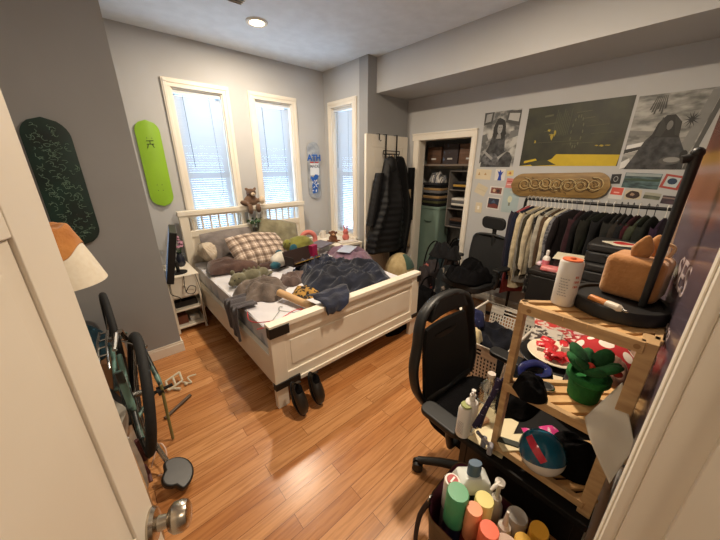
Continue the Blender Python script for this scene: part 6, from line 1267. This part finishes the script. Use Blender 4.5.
bottle(.640, .022, .25, .014, mat('striped_tube', (214, 210, 206), .4, rgb2=(40, 40, 44), scale=30, stretch=(.2, .2, 4), contrast=(.48, .5)), 'thin white and black striped tube at the near corner of the tote bag', mat('cap_black_small', (40, 40, 42), .4), 'wide', capr=.013)

# ------------------------------------------------------------ front wall: glossy poster, curled paper, boards
yw = -.058
t = thing('wall_poster', 'glossy poster, red brown above and slate purple below, on the wall beside the doorway', 'poster', (.95, yw, 1.35))
def bow(u, v):     # u from the door casing outwards, v up
    x = .64+.50*u; z = .955+1.02*v
    return (x, yw+.004+(.046+.020*v)*u**1.6+.004*math.sin(v*9+u*3)*u, z)
PG = bpy.data.materials.new('glossy_poster_print'); PG.use_nodes = True; nt = PG.node_tree; b = nt.nodes['Principled BSDF']; b.inputs['Roughness'].default_value = .18
tc = nt.nodes.new('ShaderNodeTexCoord'); sp = nt.nodes.new('ShaderNodeSeparateXYZ'); nt.links.new(tc.outputs['Object'], sp.inputs[0]); nz = nt.nodes.new('ShaderNodeTexNoise'); nz.inputs['Scale'].default_value = 5; nt.links.new(tc.outputs['Object'], nz.inputs[0])
ma = nt.nodes.new('ShaderNodeMath'); ma.operation = 'MULTIPLY_ADD'; nt.links.new(nz.outputs[0], ma.inputs[0]); ma.inputs[1].default_value = .35; nt.links.new(sp.outputs['Z'], ma.inputs[2])
cr = nt.nodes.new('ShaderNodeValToRGB'); e = cr.color_ramp.elements; mr = nt.nodes.new('ShaderNodeMapRange'); mr.inputs['From Min'].default_value = -.16; mr.inputs['From Max'].default_value = .84; nt.links.new(ma.outputs[0], mr.inputs[0]); nt.links.new(mr.outputs[0], cr.inputs[0])
e[0].position = .0; e[0].color = lin((98, 90, 102))+(1,); e[1].position = 1; e[1].color = lin((74, 42, 38))+(1,)
for p, c in ((.44, (92, 80, 90)), (.50, (122, 78, 68)), (.62, (84, 48, 44)), (.78, (52, 34, 34)), (.88, (104, 70, 60))): q = e.new(p); q.color = lin(c)+(1,)
nt.links.new(cr.outputs[0], b.inputs['Base Color'])
s = MB(); s.grid(bow, 16, 30, (0, .0015, 0)); s.build('poster_sheet', PG, t, smooth=60)
LT = mat('poster_lettering', (186, 170, 170), .4)
def bowM(u, v): p = Vector(bow(u, v)); du = (Vector(bow(u+.02, v))-p).normalized(); dv = Vector((0, 0, 1)); n_ = dv.cross(du); n_ = n_ if n_.y > 0 else -n_; return frame(p+n_*.0025, -du, dv, n_)
text('SES', 'lettering', LT, t, bowM(.62, .40), .10); text('SUMMER', 'lettering', LT, t, bowM(.62, .28), .055); text('TOUR', 'lettering', LT, t, bowM(.62, .20), .055)
t = thing('curled_poster', 'white back of a curled paper poster sagging off the front wall by the casing', 'poster', (.88, yw, .80))
s = MB(); 
def curl(u, v):
    A_, B_, D_, E_ = Vector((.775, .041, 1.020)), Vector((.856, .001, 1.105)), Vector((.700, -.036, .945)), Vector((.75, -.052, 1.03))
    p = (A_*(1-u)+B_*u)*(1-v)+(D_*(1-u)+E_*u)*v; return p+Vector((-.010, .012, .018))*math.sin(v*3.14)*(1-u)
s.grid(curl, 18, 18, (0, .0006, .0006)); s.build('paper_sheet', mat('poster_back_white', (206, 198, 182), .6), t, smooth=180)
t = thing('foam_board', 'cream foam board leaning on the front wall behind the lamp pole', 'board', (1.45, -.02, .70))
s = MB(); s.cbox((1.50, -.006, DZ+.46), (.32, .018, .92), rz=.06); s.build('board_core', mat('foam_cream', (206, 190, 164), .7), t, bevel=.002)
s = MB(); s.cbox((1.49, .0045, DZ+.44), (.29, .002, .84), rz=.06); s.build('board_print', mat('board_brown_print', (92, 56, 44), .4, rgb2=(176, 150, 124), scale=6, stretch=(1, 1, .3)), t)
t = thing('door_bumper', 'small white rubber door bumper on the front wall by the casing', 'bumper', (.76, yw, .955)); s = MB(); s.cyl((.76, yw, .955), (.76, yw+.022, .955), .006, n=14); s.build('bumper_stem', CW_, t); s = MB(); s.ball((.76, yw+.024, .955), .008, 12); s.build('bumper_tip', CW_, t)
